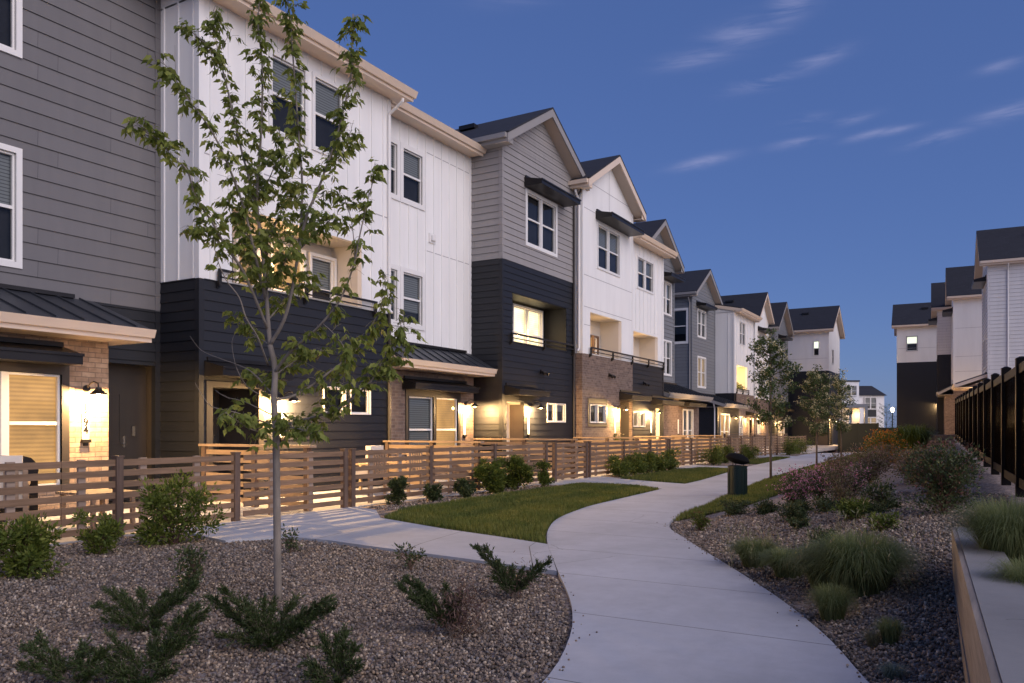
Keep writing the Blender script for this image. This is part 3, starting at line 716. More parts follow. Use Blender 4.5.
def gable_roof(rt, W_, D, ze, zp, trim='grey_trim', soff='soffit', ov=.35, fo=.42, vent=True):
    m = (zp-ze)/(W_/2+ov); yr = W_/2
    def slab(mb, x0, x1, ztop, th):
        for sg in (-1, 1):
            ye = yr+sg*(W_/2+ov)
            mb.hexa([(x0, yr, zp+ztop-th), (x1, yr, zp+ztop-th), (x1, ye, ze+ztop-th), (x0, ye, ze+ztop-th)], [(x0, yr, zp+ztop), (x1, yr, zp+ztop), (x1, ye, ze+ztop), (x0, ye, ze+ztop)])
    r_ = MB(); slab(r_, -D, fo, .27, .05); o = r_.build('roof', 'shingles', rt)
    if vent:
        v = MB()
        for sg in (-1, 1):
            for (xx, w) in ((-2.4, .35), (-4.6, .12)):
                yy = yr+sg*(W_/2)*.35; zz = zp+.27-m*(W_/2)*.35
                v.box(xx, xx+w*1.6, yy-.12, yy+.12, zz, zz+.13)
        v.build('roof_vent', 'dark_metal', o)
    g = MB(); slab(g, fo-.05, fo-.01, .219, .24)
    for sg in (-1, 1):
        ye = yr+sg*(W_/2+ov); a, b = sorted((ye, ye-sg*.03)); g.box(-D, fo-.06, a, b, ze, ze+.21)
        a, b = sorted((ye+sg*.002, ye+sg*.10)); g.box(-D, fo-.05, a, b, ze+.09, ze+.22)
        a, b = sorted((ye-sg*.032, yr+sg*W_/2)); g.box(-D, fo-.06, a, b, ze, ze+.015)
        g.quad((fo-.055, ye, ze), (fo-.055, yr+sg*W_/2, ze), (fo-.055, yr+sg*W_/2, ze+ov*m-.01), (fo-.055, ye, ze+.02))
    g.build('fascia', trim, o)
    s_ = MB(); slab(s_, 0.0, fo-.052, -.005, .015); s_.build('soffit', soff, o)
    return lambda z: ((max(0, (z-ze)/m-ov)), W_-max(0, (z-ze)/m-ov))
def shed_roof(rt, W_, D, ze, trim='cream_trim', fo=.45, y0=-.02, y1=None, slope=.22):
    y1 = W_+.02 if y1 is None else y1
    r_ = MB(); r_.hexa([(fo+.06, y0, ze+.2), (-D, y0, ze+.2+slope*D), (-D, y1, ze+.2+slope*D), (fo+.06, y1, ze+.2)], [(fo+.06, y0, ze+.24), (-D, y0, ze+.24+slope*D), (-D, y1, ze+.24+slope*D), (fo+.06, y1, ze+.24)])
    o = r_.build('roof', 'shingles', rt)
    g = MB(); g.box(fo-.03, fo, y0, y1, ze-.01, ze+.20); g.box(0, fo-.031, y0, y1, ze+.03, ze+.045)
    g.hexa([(fo+.001, y0-.02, ze+.06), (fo+.06, y0-.02, ze+.06), (fo+.06, y1+.02, ze+.06), (fo+.001, y1+.02, ze+.06)], [(fo+.001, y0-.02, ze+.199), (fo+.13, y0-.02, ze+.199), (fo+.13, y1+.02, ze+.199), (fo+.001, y1+.02, ze+.199)])
    for a in (y0, y1-.03): g.hexa([(-D, a, ze+slope*D), (fo-.031, a, ze), (fo-.031, a+.03, ze), (-D, a+.03, ze+slope*D)], [(-D, a, ze+.199+slope*D), (fo-.031, a, ze+.199), (fo-.031, a+.03, ze+.199), (-D, a+.03, ze+.199+slope*D)])
    g.build('fascia', trim, o)
def shell(rt, W_, D, z0, zb, ze, up, lo, holes, roof, lap=.18, bat=.41, side_holes=(), right_holes=(), zp=None, rtrim='grey_trim', lowholes=(), roofkw={}, side_up=None):
    """front + both side walls in an upper and a lower cladding, roof on top"""
    lim = None; ztop = ze
    if roof == 'gable':
        lim = gable_roof(rt, W_, D, ze, zp, rtrim, **roofkw); m = (zp-ze)/(W_/2+.35); ztop = zp-.02; lim0 = lim
        lim = lambda z: (0, W_) if z <= ze+.35*m else lim0(z)
    else: shed_roof(rt, W_, D, ze, rtrim, **roofkw)
    F = Ffront(0); h = list(holes)+list(lowholes)
    a = MB(); wall(a, F, 0, W_, zb, ztop, [q for q in h if q[3] > zb], up[0], lap, lim, bat=bat) if False else None
    # split the gable triangle from the rectangle so the wall top follows the roof
    if roof == 'gable':
        zk = ze+.35*(zp-ze)/(W_/2+.35)
        wall(a, F, 0, W_, zb, zk, [q for q in h if q[3] > zb], up[0], lap, None, bat=bat); 
        if up[0] == 'lap': wall(a, F, 0, W_, zk, ztop+.02, (), 'lap', lap, lim0)
        else: wall(a, F, 0, W_, zk, ztop+.02, (), up[0], lap, lim0, bat=bat)
        sh = zk
    else:
        wall(a, F, 0, W_, zb, ze+.03, [q for q in h if q[3] > zb], up[0], lap, None, bat=bat); sh = ze+.03
        for y in (0, W_): a.quad((0, y, ze), (-D, y, ze), (-D, y, ze+.22*D+.1), (0, y, ze+.1))
    wall(a, Fleft(0), -D, 0, zb, sh, list(side_holes), (side_up or up[0]), lap, None, bat=bat); wall(a, Fright(W_), -D, 0, zb, sh, list(right_holes), up[0], lap, None, bat=bat)
    a.quad((-D, 0, z0), (-D, W_, z0), (-D, W_, sh), (-D, 0, sh))
    if up[0] != 'flat' or True:
        for y in (0, W_): a.box(-.09, .022, y-.022 if y == 0 else y-.09, y+.09 if y == 0 else y+.022, zb-.01, sh-.01)
    a.build('upper_wall', up[1], rt)
    b = MB(); wall(b, F, 0, W_, z0, zb, [q for q in h if q[2] < zb], lo[0], .18, None)
    wall(b, Fleft(0), -D, 0, z0, zb, (), lo[0] if lo[0] != 'brick' else 'flat', .18); wall(b, Fright(W_), -D, 0, z0, zb, (), lo[0] if lo[0] != 'brick' else 'flat', .18)
    if lo[0] == 'lap':
        for y in (0, W_): b.box(-.09, .021, y-.021 if y == 0 else y-.09, y+.09 if y == 0 else y+.021, z0, zb-.012)
    b.build('lower_wall', lo[1], rt)
HG = 'townhouses of the left row'
def house(label, X, Y0, zb=0, rz=0, group=HG): return root('townhouse', (X, Y0, zb), label, 'townhouse', rz, group)

# --- A: grey siding house at the left edge, brick bay in front
A = house('grey-sided townhouse at the left edge, with a lit tan brick bay and metal porch roof', -13.0, 1.0)
Wd = 8.38; F0 = Ffront(0); FB = Ffront(1.0)
hA = [(4.1, 5.85, 3.9, 5.6), (4.1, 5.85, 7.2, 8.9), (6.75, 8.37, 0, 2.45)]
shell(A, Wd, 10, 0, 3.46, 9.2, ('lap', 'grey_siding'), ('lap', 'dark_siding'), hA[:2], 'shed', lap=.262, rtrim='cream_trim', lowholes=[(6.75, 8.37, 0, 2.45)])
window(A, F0, 4.1, 5.85, 3.9, 5.6, 'dark', 2, tw=.09); window(A, F0, 4.1, 5.85, 7.2, 8.9, 'dark', 2, tw=.09)
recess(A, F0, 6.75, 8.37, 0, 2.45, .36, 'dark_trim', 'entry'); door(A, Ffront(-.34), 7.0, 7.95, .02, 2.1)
db = MB(); bm_box(db, Ffront(-.345), 8.06, 8.12, 1.17, 1.35, 0, .03); db.build('doorbell', 'chrome', A)
b = MB(); wall(b, FB, 0, 6.75, 0, 2.95, [(4.35, 5.98, .45, 2.12)], 'flat')
b.quad((0, 6.75, 0), (1.0, 6.75, 0), (1.0, 6.75, 2.7), (0, 6.75, 2.7)); b.quad((0, 0, 0), (1.0, 0, 0), (1.0, 0, 2.7), (0, 0, 2.7)); b.build('brick_bay', 'tan_brick', A)
window(A, FB, 4.35, 5.98, .45, 2.12, 'lit', 2, tw=.0, split=.56)
tr = MB(); [bm_box(tr, FB, *q, -.02, .03) for q in ((4.20, 6.10, 2.12, 2.33), (5.98, 6.10, .4, 2.12), (4.20, 4.35, .4, 2.12))]; tr.build('window_surround', 'dark_trim', A)
canopy(A, FB, 3.6, 6.05, 2.26, .46, .15)
porch_roof(A, -.3, 7.1, 0, 3.47, 1.55, 2.88)
wall_lamp(A, FB, 6.38, 1.83, 32); sign(A, FB, 6.36, 1.14, 1.76, '1694')

# --- B: white board and batten over dark siding
B = house('tall white board-and-batten townhouse with black ground floor and long balcony, behind the young tree', -11.92, 9.40)
W_ = 5.28; hB = [(1.67, 2.55, 7.15, 8.6), (2.83, 3.68, 7.15, 8.6), (.72, 4.30, 3.99, 5.42)]; lB = [(.27, 1.33, 0, 2.06), (3.1, 3.74, 1.64, 2.18), (3.93, 4.56, 1.64, 2.18)]
shell(B, W_, 10, 0, 3.98, 8.97, ('batten', 'white_siding'), ('lap', 'dark_siding'), hB, 'shed', lowholes=lB, bat=.40, rtrim='cream_trim', roofkw=dict(y0=-.3, y1=5.6))
for q in hB[:2]: window(B, F0, *q, 'dark', 1)
for q in lB[1:]: window(B, F0, *q, 'plain', 1, tw=.02, hung=False)
recess(B, F0, .72, 4.30, 3.99, 5.42, .9, 'patio_cream', 'balcony', floor=3.1)
FBk = Ffront(-.76)
window(B, FBk, 1.5, 1.95, 3.7, 5.0, 'lit', 1, tw=.07, tout=.05); window(B, FBk, 2.4, 3.25, 3.3, 5.1, 'lit', 1, tw=.07, tout=.05); window(B, FBk, 3.5, 4.2, 3.7, 5.1, 'dark', 1, tw=.07, tout=.05)
lamp('ceiling_lamp_light', (-.45, 2.4, 4.6), 3.0, parent=B)
cm = MB(); cm.tube([(-.45, 2.6, 5.418), (-.45, 2.6, 5.36)], [.08, .06], 12); cm.build('ceiling_lamp', 'dim_bulb', B)
railing(B, F0, .35, 4.72, 4.18, 3)
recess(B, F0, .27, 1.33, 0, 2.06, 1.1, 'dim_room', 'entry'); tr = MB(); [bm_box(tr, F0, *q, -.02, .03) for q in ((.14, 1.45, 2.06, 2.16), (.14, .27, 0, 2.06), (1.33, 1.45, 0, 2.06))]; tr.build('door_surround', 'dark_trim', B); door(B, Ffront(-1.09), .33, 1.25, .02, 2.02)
canopy(B, F0, .10, 1.75, 2.24, .5, .15); wall_lamp(B, F0, 1.95, 1.84, 75); sign(B, F0, 1.93, 1.14, 1.76)
seams(B, F0, [(0, 5.28, 6.2, 6.225)]); downspout(B, F0, 5.2, 3.99, 8.9, 'white_trim'); ds = MB(); ds.tube([F0(5.2, 4.05, .06), F0(5.2, 0.1, .06), F0(5.2, .02, .15)], .035, 8); ds.build('lower_downspout', 'dark_trim', B); flood(B, F0, 2.6, 2.85)
ol = MB(); bm_box(ol, Ffront(-.02), .3, .36, .95, 1.01, 0, .03); ol.build('doorbell', 'red_glow', B) if False else None

# --- C: white batten upper floors over a brick bay with a metal porch roof
Cc = house('white batten townhouse over brown brick with two lit windows and a sloped metal porch roof', -12.64, 14.68)
W_ = 4.53; hC = [(.45, 1.15, 7.15, 8.42), (1.40, 2.2, 7.15, 8.42), (.45, 1.15, 4.0, 5.28), (1.40, 2.2, 4.0, 5.28)]
shell(Cc, W_, 10, 0, 3.3, 9.05, ('batten', 'white_siding'), ('flat', 'brick'), hC, 'shed', rtrim='cream_trim', bat=.36, roofkw=dict(y0=.1, y1=4.5))
for q, kd in zip(hC, ('dark', 'dark', 'half', 'half')): window(Cc, F0, *q, kd, 1, tw=.12)
seams(Cc, F0, [(2.35, 4.5, 8.6, 8.62), (2.35, 4.5, 6.0, 6.02)])
dv = MB(); bm_box(dv, F0, 2.5, 2.78, 6.25, 6.5, 0, .04); bm_box(dv, F0, 2.56, 2.72, 6.31, 6.44, .04, .09); dv.build('wall_vent', 'white_trim', Cc)
FC = Ffront(.14); b = MB(); wall(b, FC, .3, W_-.06, 0, 2.9, [(1.45, 2.5, .5, 2.13), (2.62, 3.65, .5, 2.13)], 'flat'); b.quad((0, W_-.06, 0), (.14, W_-.06, 0), (.14, W_-.06, 2.9), (0, W_-.06, 2.9)); b.build('brick_bay', 'brick', Cc)
window(Cc, FC, 1.45, 2.5, .5, 2.13, 'half', 1, tw=.0, split=.48); window(Cc, FC, 2.62, 3.65, .5, 2.13, 'lit', 1, tw=0, split=.48)
tr = MB(); [bm_box(tr, FC, *q, -.02, .03) for q in ((1.33, 3.77, 2.13, 2.32), (1.33, 1.45, .4, 2.13), (2.5, 2.62, .4, 2.13), (3.65, 3.77, .4, 2.13))]; tr.build('window_surround', 'dark_trim', Cc)
canopy(Cc, FC, 1.2, 4.1, 2.3, .42, .14); porch_roof(Cc, .32, W_+.02, 0, 3.46, .80, 2.98)
wall_lamp(Cc, FC, 4.05, 1.92, 26); sign(Cc, FC, 3.98, 1.14, 1.76)

# --- D: grey gable over dark two floors
Dd = house('grey-gabled townhouse with two black lower floors and a brightly lit balcony window', -11.6, 19.23)
W_ = 4.61; hD = [(1.42, 3.25, 6.82, 8.3), (.57, 4.02, 3.80, 5.2)]; lD = [(.24, 1.24, 0, 2.08), (2.70, 3.22, 1.53, 2.09), (3.32, 3.92, 1.53, 2.09)]
shell(Dd, W_, 9, 0, 6.1, 9.22, ('lap', 'light_grey_siding'), ('lap', 'dark_siding'), hD[:1], 'gable', zp=10.78, lowholes=hD[1:]+lD, lap=.19)
window(Dd, F0, *hD[0], 'plain', 2, tw=.1); canopy(Dd, F0, 1.25, 3.85, 8.44, .6, .14)
recess(Dd, F0, *hD[1], .9, 'dark_siding', 'balcony', floor=3.0); window(Dd, Ffront(-.76), 1.9, 3.72, 3.5, 5.08, 'bright', 2, tw=.06, tout=.05); lamp('window_glow', (-.5, 2.8, 4.3), 1.5, parent=Dd)
railing(Dd, F0, .4, 4.45, 4.04, 3)
recess(Dd, F0, *lD[0], .5, 'patio_cream', 'entry'); door(Dd, Fright(1.235), -.48, -.02, .02, 2.02, 'taupe_door'); canopy(Dd, F0, .12, 1.95, 2.26, .5, .15)
wall_lamp(Dd, F0, 1.72, 1.92, 38); sign(Dd, F0, 1.5, 1.14, 1.76)
for q in lD[1:]: window(Dd, F0, *q, 'dark', 1, tw=.02, hung=False)
lamp('entry_light', (-.25, .5, 1.9), 3.0, parent=Dd)
flood(Dd, F0, 2.3, 3.05); downspout(Dd, F0, 4.5, .05, 9.15, 'dark_trim', kick=.3)

# --- E: white panels over brown brick, gable
Ee = house('white panelled gable townhouse over brown brick with a lamp beside its door', -11.3, 23.84)
W_ = 4.40; hE = [(1.22, 3.08, 6.85, 8.28), (.62, 3.32, 3.82, 5.22)]; lE = [(.58, 1.15, 1.52, 2.12), (1.23, 1.85, 1.52, 2.12), (3.2, 4.34, 0, 2.3)]
shell(Ee, W_, 9, 0, 3.80, 9.15, ('flat', 'white_siding'), ('flat', 'brick'), [hE[0], (.62, 3.32, 3.82, 5.22)], 'gable', zp=10.62, lowholes=lE, rtrim='cream_trim')
window(Ee, F0, *hE[0], 'dark', 2, tw=.07); canopy(Ee, F0, 1.05, 4.05, 8.45, .6, .14)
recess(Ee, F0, .62, 3.32, 3.82, 5.22, .85, 'patio_cream', 'balcony', floor=3.0); window(Ee, Ffront(-.71), 2.42, 2.76, 3.6, 4.6, 'lit', 1, tw=.06, tout=.05, trim='post_wood'); lamp('ceiling_lamp_light', (-.45, 2.0, 4.5), 1.2, parent=Ee)
railing(Ee, F0, .5, 4.25, 4.03, 3)
seams(Ee, F0, [(.02, W_-.02, 6.4, 6.42), (.02, W_-.02, 5.35, 5.37), (.02, W_-.02, 8.62, 8.64), (2.2, 2.22, 8.64, 10.6), (.02, .6, 4.75, 4.77), (.02, 4.3, 9.55, 9.57)])
for q in lE[:2]: window(Ee, F0, *q, 'dark', 1, tw=.015, hung=False, trim='white_trim')
tr = MB(); [bm_box(tr, F0, *q, -.02, .025) for q in ((.43, 2.0, 2.18, 2.34), (.43, 2.0, 1.38, 1.46), (.43, .52, 1.46, 2.18), (1.91, 2.0, 1.46, 2.18))]; tr.build('window_surround', 'dark_trim', Ee)
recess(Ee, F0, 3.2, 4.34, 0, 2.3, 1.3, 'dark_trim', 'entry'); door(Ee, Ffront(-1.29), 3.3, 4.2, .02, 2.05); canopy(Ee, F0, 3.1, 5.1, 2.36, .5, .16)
wall_lamp(Ee, F0, 2.98, 1.98, 38); sign(Ee, F0, 2.7, 1.14, 1.72); flood(Ee, F0, 2.2, 3.2)
downspout(Ee, Fleft(0), -.1, 3.85, 9.1, 'white_trim', kick=.3)

# --- F: low white batten house with a dark lower wall
Ff = house('white batten townhouse with the lower eave and a dark siding parapet under its open balcony', -11.45, 28.26)
W_ = 3.75; hF = [(.85, 2.5, 6.8, 7.95), (.35, 3.1, 3.87, 5.05)]; lF = [(.40, .95, 1.4, 1.95), (1.1, 1.6, 1.4, 1.95), (2.85, 3.65, 0, 2.15)]
shell(Ff, W_, 9, 0, 3.85, 8.42, ('batten', 'white_siding'), ('lap', 'dark_siding'), hF, 'shed', lowholes=lF, rtrim='cream_trim', roofkw=dict(y1=4.0))
window(Ff, F0, *hF[0], 'dark', 2, tw=.07); recess(Ff, F0, *hF[1], .8, 'patio_cream', 'balcony', floor=3.0); lamp('ceiling_lamp_light', (-.4, 1.6, 4.45), 1.3, parent=Ff)
railing(Ff, F0, .1, 3.65, 4.06, 3)
for q in lF[:2]: window(Ff, F0, *q, 'dim', 1, tw=.02, hung=False)
recess(Ff, F0, *lF[2], 1.2, 'patio_cream', 'entry'); door(Ff, Ffront(-1.19), 2.9, 3.6, .02, 2.05, 'taupe_door'); canopy(Ff, F0, 2.3, 5.0, 2.3, .5, .15)
wall_lamp(Ff, F0, 2.45, 1.95, 34); sign(Ff, F0, 2.3, 1.14, 1.72); flood(Ff, F0, 1.5, 3.1)

# --- G: set back grey gable with brick bay
G = house('set-back grey gable townhouse at the end of the first block, seen as a narrow strip', -13.0, 33.2, -.02)
W_ = 4.7; hG = [(2.9, 4.2, 6.85, 8.3), (2.9, 4.2, 3.95, 5.5)]
shell(G, W_, 9, 0, 3.45, 9.0, ('lap', 'slate_siding'), ('flat', 'brick'), hG, 'gable', zp=10.78, lap=.19)
for q in hG: window(G, F0, *q, 'dark', 2, tw=.08)
canopy(G, F0, 2.6, 4.6, 8.45, .6, .14); porch_roof(G, -.9, 5.2, 0, 3.5, 1.7, 2.85, trim='grey_trim')
FG = Ffront(1.15); b = MB(); wall(b, FG, -.8, 5.0, 0, 2.9, [(2.6, 4.0, .3, 2.2)], 'flat'); b.quad((0, 5.0, 0), (1.15, 5.0, 0), (1.15, 5.0, 2.9), (0, 5.0, 2.9)); b.quad((0, -.8, 0), (1.15, -.8, 0), (1.15, -.8, 2.9), (0, -.8, 2.9)); b.build('brick_bay', 'brick', G)
window(G, FG, 2.6, 4.0, .3, 2.2, 'half', 2, tw=.05); canopy(G, FG, 2.0, 4.6, 2.35, .5, .15); sign(G, FG, 1.9, 1.1, 1.75)
lamp('patio_light', (2.3, 1.5, 1.9), 10, parent=G)

# --- second block
H = house('grey gable townhouse of the second block with a big side window', -14.5, 45.4, -.05)
W_ = 4.7; hH = [(1.1, 2.6, 6.9, 8.4), (1.1, 2.6, 3.9, 5.6)]
shell(H, W_, 9, 0, 3.45, 9.05, ('lap', 'slate_siding'), ('lap', 'dark_siding'), hH, 'gable', zp=10.75, lap=.19, side_holes=[(-1.10, -.32, 6.45, 8.3)])
for q in hH: window(H, F0, *q, 'dark' if q[2] > 5 else 'dim', 2, tw=.1)
window(H, Fleft(0), -1.10, -.32, 6.45, 8.3, 'half', 1, tw=.12); canopy(H, F0, .8, 3.1, 8.6, .6, .14)
porch_roof(H, -.25, 4.9, 0, 3.45, 2.0, 2.8, trim='grey_trim'); b = MB(); wall(b, Ffront(1.5), 0, 4.7, 0, 2.85, [(.6, 2.4, .2, 2.2)], 'flat'); wall(b, Fleft(0), 0, 1.5, 0, 2.85, (), 'lap', .18); b.build('porch_wall', 'dark_siding', H)
window(H, Ffront(1.5), .6, 2.4, .2, 2.2, 'lit', 2, tw=.06); wall_lamp(H, Ffront(1.5), 2.9, 2.0, 16); lamp('patio_light', (2.2, 1.4, 2.2), 6, parent=H); downspout(H, Fleft(0), 1.35, 0, 2.8, 'white_trim', kick=.2); downspout(H, Fleft(0), -.12, 3.5, 9.0, 'grey_trim', kick=.3)
I = house('white batten townhouse of the second block with a lit yellow balcony holding plants', -13.3, 50.12, -.15)
W_ = 4.8; hI = [(1.3, 2.6, 6.9, 8.3), (.6, 3.2, 3.95, 5.5)]
shell(I, W_, 9, 0, 3.7, 8.75, ('batten', 'white_siding'), ('lap', 'dark_siding'), hI, 'shed', lowholes=[(3.3, 4.3, 0, 2.2)], rtrim='cream_trim', bat=.9, roofkw=dict(y0=-.1, y1=5.1))
window(I, F0, *hI[0], 'dark', 2, tw=.06); recess(I, F0, *hI[1], 1.4, 'patio_cream', 'balcony', floor=3.0); lamp('ceiling_lamp_light', (-.7, 1.9, 4.9), 13, (1, .62, .22), parent=I); railing(I, F0, .4, 3.4, 4.0, 3)
b = MB(); wall(b, Ffront(.06), .3, 4.79, 0, 3.69, [(3.3, 4.3, 0, 2.2), (.6, 1.7, .9, 2.2)], 'flat'); b.build('brick_front', 'brick', I); window(I, Ffront(.06), .6, 1.7, .9, 2.2, 'bright', 2, tw=.05); recess(I, F0, 3.3, 4.3, 0, 2.2, 1.2, 'patio_cream', 'entry'); door(I, Ffront(-1.19), 3.4, 4.2, .02, 2.05, 'taupe_door'); canopy(I, F0, 2.6, 4.6, 2.35, .6, .15); wall_lamp(I, Ffront(.06), 2.5, 2.1, 16); wall_lamp(I, Ffront(.06), 4.55, 2.1, 14)
J = house('white gable townhouse behind the second tree, with a hooded window pair', -13.6, 56.6, -.25)
W_ = 4.3; hJ = [(1.2, 2.9, 6.8, 8.3), (1.2, 2.9, 3.9, 5.4)]
shell(J, W_, 10, 0, 3.7, 8.95, ('flat', 'white_siding'), ('flat', 'brick'), hJ, 'gable', zp=11.1, rtrim='cream_trim', lowholes=[(.8, 1.5, 1.2, 2.1)])
for q in hJ: window(J, F0, *q, 'dark', 2, tw=.06)
window(J, F0, .8, 1.5, 1.2, 2.1, 'bright', 1, tw=.05, hung=False); canopy(J, F0, .9, 3.3, 8.5, .6, .14); canopy(J, F0, 2.6, 4.2, 2.4, .6, .15); wall_lamp(J, F0, 2.4, 2.0, 14)
K = house('grey gable townhouse squeezed next to the tall white end building of the left row', -13.2, 61.0, -.35)
W_ = 4.7; hK = [(1.5, 3.2, 6.8, 8.3), (1.4, 3.3, .6, 2.2)]
shell(K, W_, 10, 0, 3.7, 8.95, ('lap', 'slate_siding'), ('lap', 'dark_siding'), hK[:1], 'gable', zp=11.1, lap=.19, lowholes=hK[1:])
window(K, F0, *hK[0], 'dark', 2, tw=.06); window(K, F0, *hK[1], 'lit', 2, tw=.06); canopy(K, F0, 1.2, 3.6, 8.5, .6, .14); wall_lamp(K, F0, 1.0, 2.1, 14); canopy(K, F0, .2, 4.4, 3.0, .6, .15)
L = house('tall white end townhouse of the left row over two blue-black floors', -10.55, 68.3, -.2)
W_ = 5.6
shell(L, W_, 9, 0, 6.2, 9.3, ('flat', 'white_siding'), ('lap', 'dark_siding'), [(1.5, 2.4, 6.9, 8.0)], 'gable', zp=11.5, rtrim='cream_trim', side_holes=[(-1.15, -.75, 7.45, 8.6)], lowholes=[(.5, 1.4, 0, 2.15)])
window(L, F0, 1.5, 2.4, 6.9, 8.0, 'dark', 1, tw=.06); window(L, Fleft(0), -1.15, -.75, 7.45, 8.6, 'sky_lit', 1, tw=.05)
seams(L, Fleft(0), [(-8.9, -.1, 7.2, 7.22)]); recess(L, F0, .5, 1.4, 0, 2.15, 1.0, 'patio_cream', 'entry'); lamp('entry_light', (.5, .9, 2.0), 25, parent=L); canopy(L, F0, .2, 1.8, 2.4, .6, .15); wall_lamp(L, Fleft(0), -6.5, 2.3, 10); wall_lamp(L, F0, 1.7, 2.1, 14)
dd = MB(); bm_box(dd, Fleft(0), -1.0, -.1, 0, 2.3, 0, .05); dd.build('side_door', 'taupe_door', L)

# --- right row, turned 2.9 degrees, facing the left row
RA = math.pi+R(2.9)
def rhouse(label, near, W_, zb=.85):
    c, s = math.cos(RA), math.sin(RA)      # local (0,W) -> offset
    ox, oy = -s*W_, c*W_
    return root('townhouse', (near[0]-ox, near[1]-oy, zb), label, 'townhouse', RA, 'townhouses of the right row')
P_ = rhouse('big white lap-sided end townhouse at the right edge with corner downspout', (.32, 49.4), 5.0)
W_ = 5.0; hP = [(1.4, 3.4, 6.9, 8.3), (1.4, 3.4, 3.9, 5.4)]
shell(P_, W_, 10, 0, 3.6, 9.1, ('lap', 'white_lap'), ('lap', 'white_lap'), hP, 'gable', zp=11.3, rtrim='cream_trim', lap=.2)
for q in hP: window(P_, F0, *q, 'dark', 2, tw=.1)
canopy(P_, F0, 1.1, 3.8, 8.5, .6, .14); downspout(P_, Fright(W_), -.9, 0, 9.1, 'white_trim', kick=.3); porch_roof(P_, .2, 4.8, 0, 3.45, 1.5, 2.9); wall_lamp(P_, F0, 1.0, 2.0, 60)
Q_ = rhouse('white panelled right-row townhouse with brown brick base, beside the big end house', (-1.6, 61.4), 5.0)
shell(Q_, W_, 10, 0, 3.45, 9.1, ('flat', 'white_siding'), ('flat', 'brick'), hP, 'gable', zp=11.5, rtrim='cream_trim'); seams(Q_, Fright(W_), [(-9.9, -.1, 5.3, 5.32), (-9.9, -.1, 7.2, 7.22), (-9.9, -.1, 4.3, 4.32)])
for q in hP: window(Q_, F0, *q, 'dark', 2, tw=.1)
canopy(Q_, F0, 1.1, 3.8, 8.5, .6, .14); porch_roof(Q_, .2, 5.2, 0, 3.45, .9, 2.95, trim='grey_trim'); b = MB(); b.box(0, .5, .5, 5.0, 0, 2.8); b.build('brick_bay', 'brick', Q_); lamp('patio_light', (2.0, 5.4, 1.9), 8, parent=Q_)
R_ = rhouse('narrow white lap-sided townhouse of the right row with black lower floors', (-2.75, 66.5), 4.6)
shell(R_, 4.6, 10, 0, 5.9, 9.1, ('lap', 'white_lap'), ('lap', 'dark_siding'), [hP[0]], 'gable', zp=11.3, rtrim='cream_trim', lap=.2); window(R_, F0, *hP[0], 'dark', 2, tw=.1); canopy(R_, F0, 1.1, 3.8, 8.5, .6, .14)
S_ = rhouse('wide white townhouse ending the right row, black below, with one small lit side window', (-6.24, 76.2), 5.6)
shell(S_, 5.6, 11, 0, 6.15, 9.1, ('flat', 'white_siding'), ('lap', 'dark_siding'), (), 'gable', right_holes=[(-1.55, -.75, 7.15, 8.35)], zp=11.3, rtrim='cream_trim'); seams(S_, Fright(5.6), [(-10.9, -.1, 7.35, 7.37)])
window(S_, Fright(5.6), -1.55, -.75, 7.15, 8.35, 'sky_lit', 1, tw=.05, trim='seam_grey'); 
wall_lamp(S_, Fright(5.6), -3.15, 2.5, 16); dd = MB(); bm_box(dd, Fright(5.6), -4.3, -3.45, 0, 2.3, 0, .05); dd.build('side_door', 'taupe_door', S_)

# --- distant white house, beyond the gap
Z_ = root('distant_house', (-13.8, 125, -.4), 'small distant white house with a dark hip roof seen in the gap between the rows', 'house', R(-60))
b = MB(); b.box(-5, 0, -2.3, 2.1, 0, 6.5); b.build('wall', 'white_siding', Z_); b = MB(); b.hexa([(-5.3, -2.6, 6.5), (.3, -2.6, 6.5), (.3, 2.4, 6.5), (-5.3, 2.4, 6.5)], [(-3, -1.9, 8.0), (-2, -1.9, 8.0), (-2, 1.2, 8.0), (-3, 1.2, 8.0)]); b.build('roof', 'shingles', Z_)
for (z0, z1, kd) in ((4.6, 6.2, 'half'), (1.9, 3.3, 'dim')): window(Z_, Ffront(.13), -.7, .9, z0, z1, kd, 2, tw=.08)
b = MB(); b.box(0, .05, -.75, .95, 3.45, 4.45); b.box(.0, .9, -2.4, 2.2, 1.2, 1.5); b.build('dark_panel', 'dark_siding', Z_)
Y_ = root('distant_house', (-16.2, 118, -.4), 'distant flat-roofed white block with a lit porch, partly behind the fourth tree', 'house', R(-60))
b = MB(); b.box(-5, 0, -3, 2.0, 0, 8.2); b.build('wall', 'white_siding', Y_); b = MB(); b.box(-5.1, .1, -3.1, 2.1, 8.2, 8.4); b.build('roof', 'dark_siding', Y_)
b = MB(); b.box(0, 1.4, -1.0, 2.6, 4.6, 5.1); b.box(1.2, 1.4, 2.2, 2.6, 0, 4.6); b.build('porch', 'slate_siding', Y_); window(Y_, Ffront(.13), .2, 1.6, 6.3, 7.6, 'half', 2); b = MB(); b.box(.002, .3, .9, 1.95, 0, 4.5); b.build('lit_wall', 'patio_cream', Y_); lamp('porch_light', (1.0, 1.6, 3.6), 14, parent=Y_)

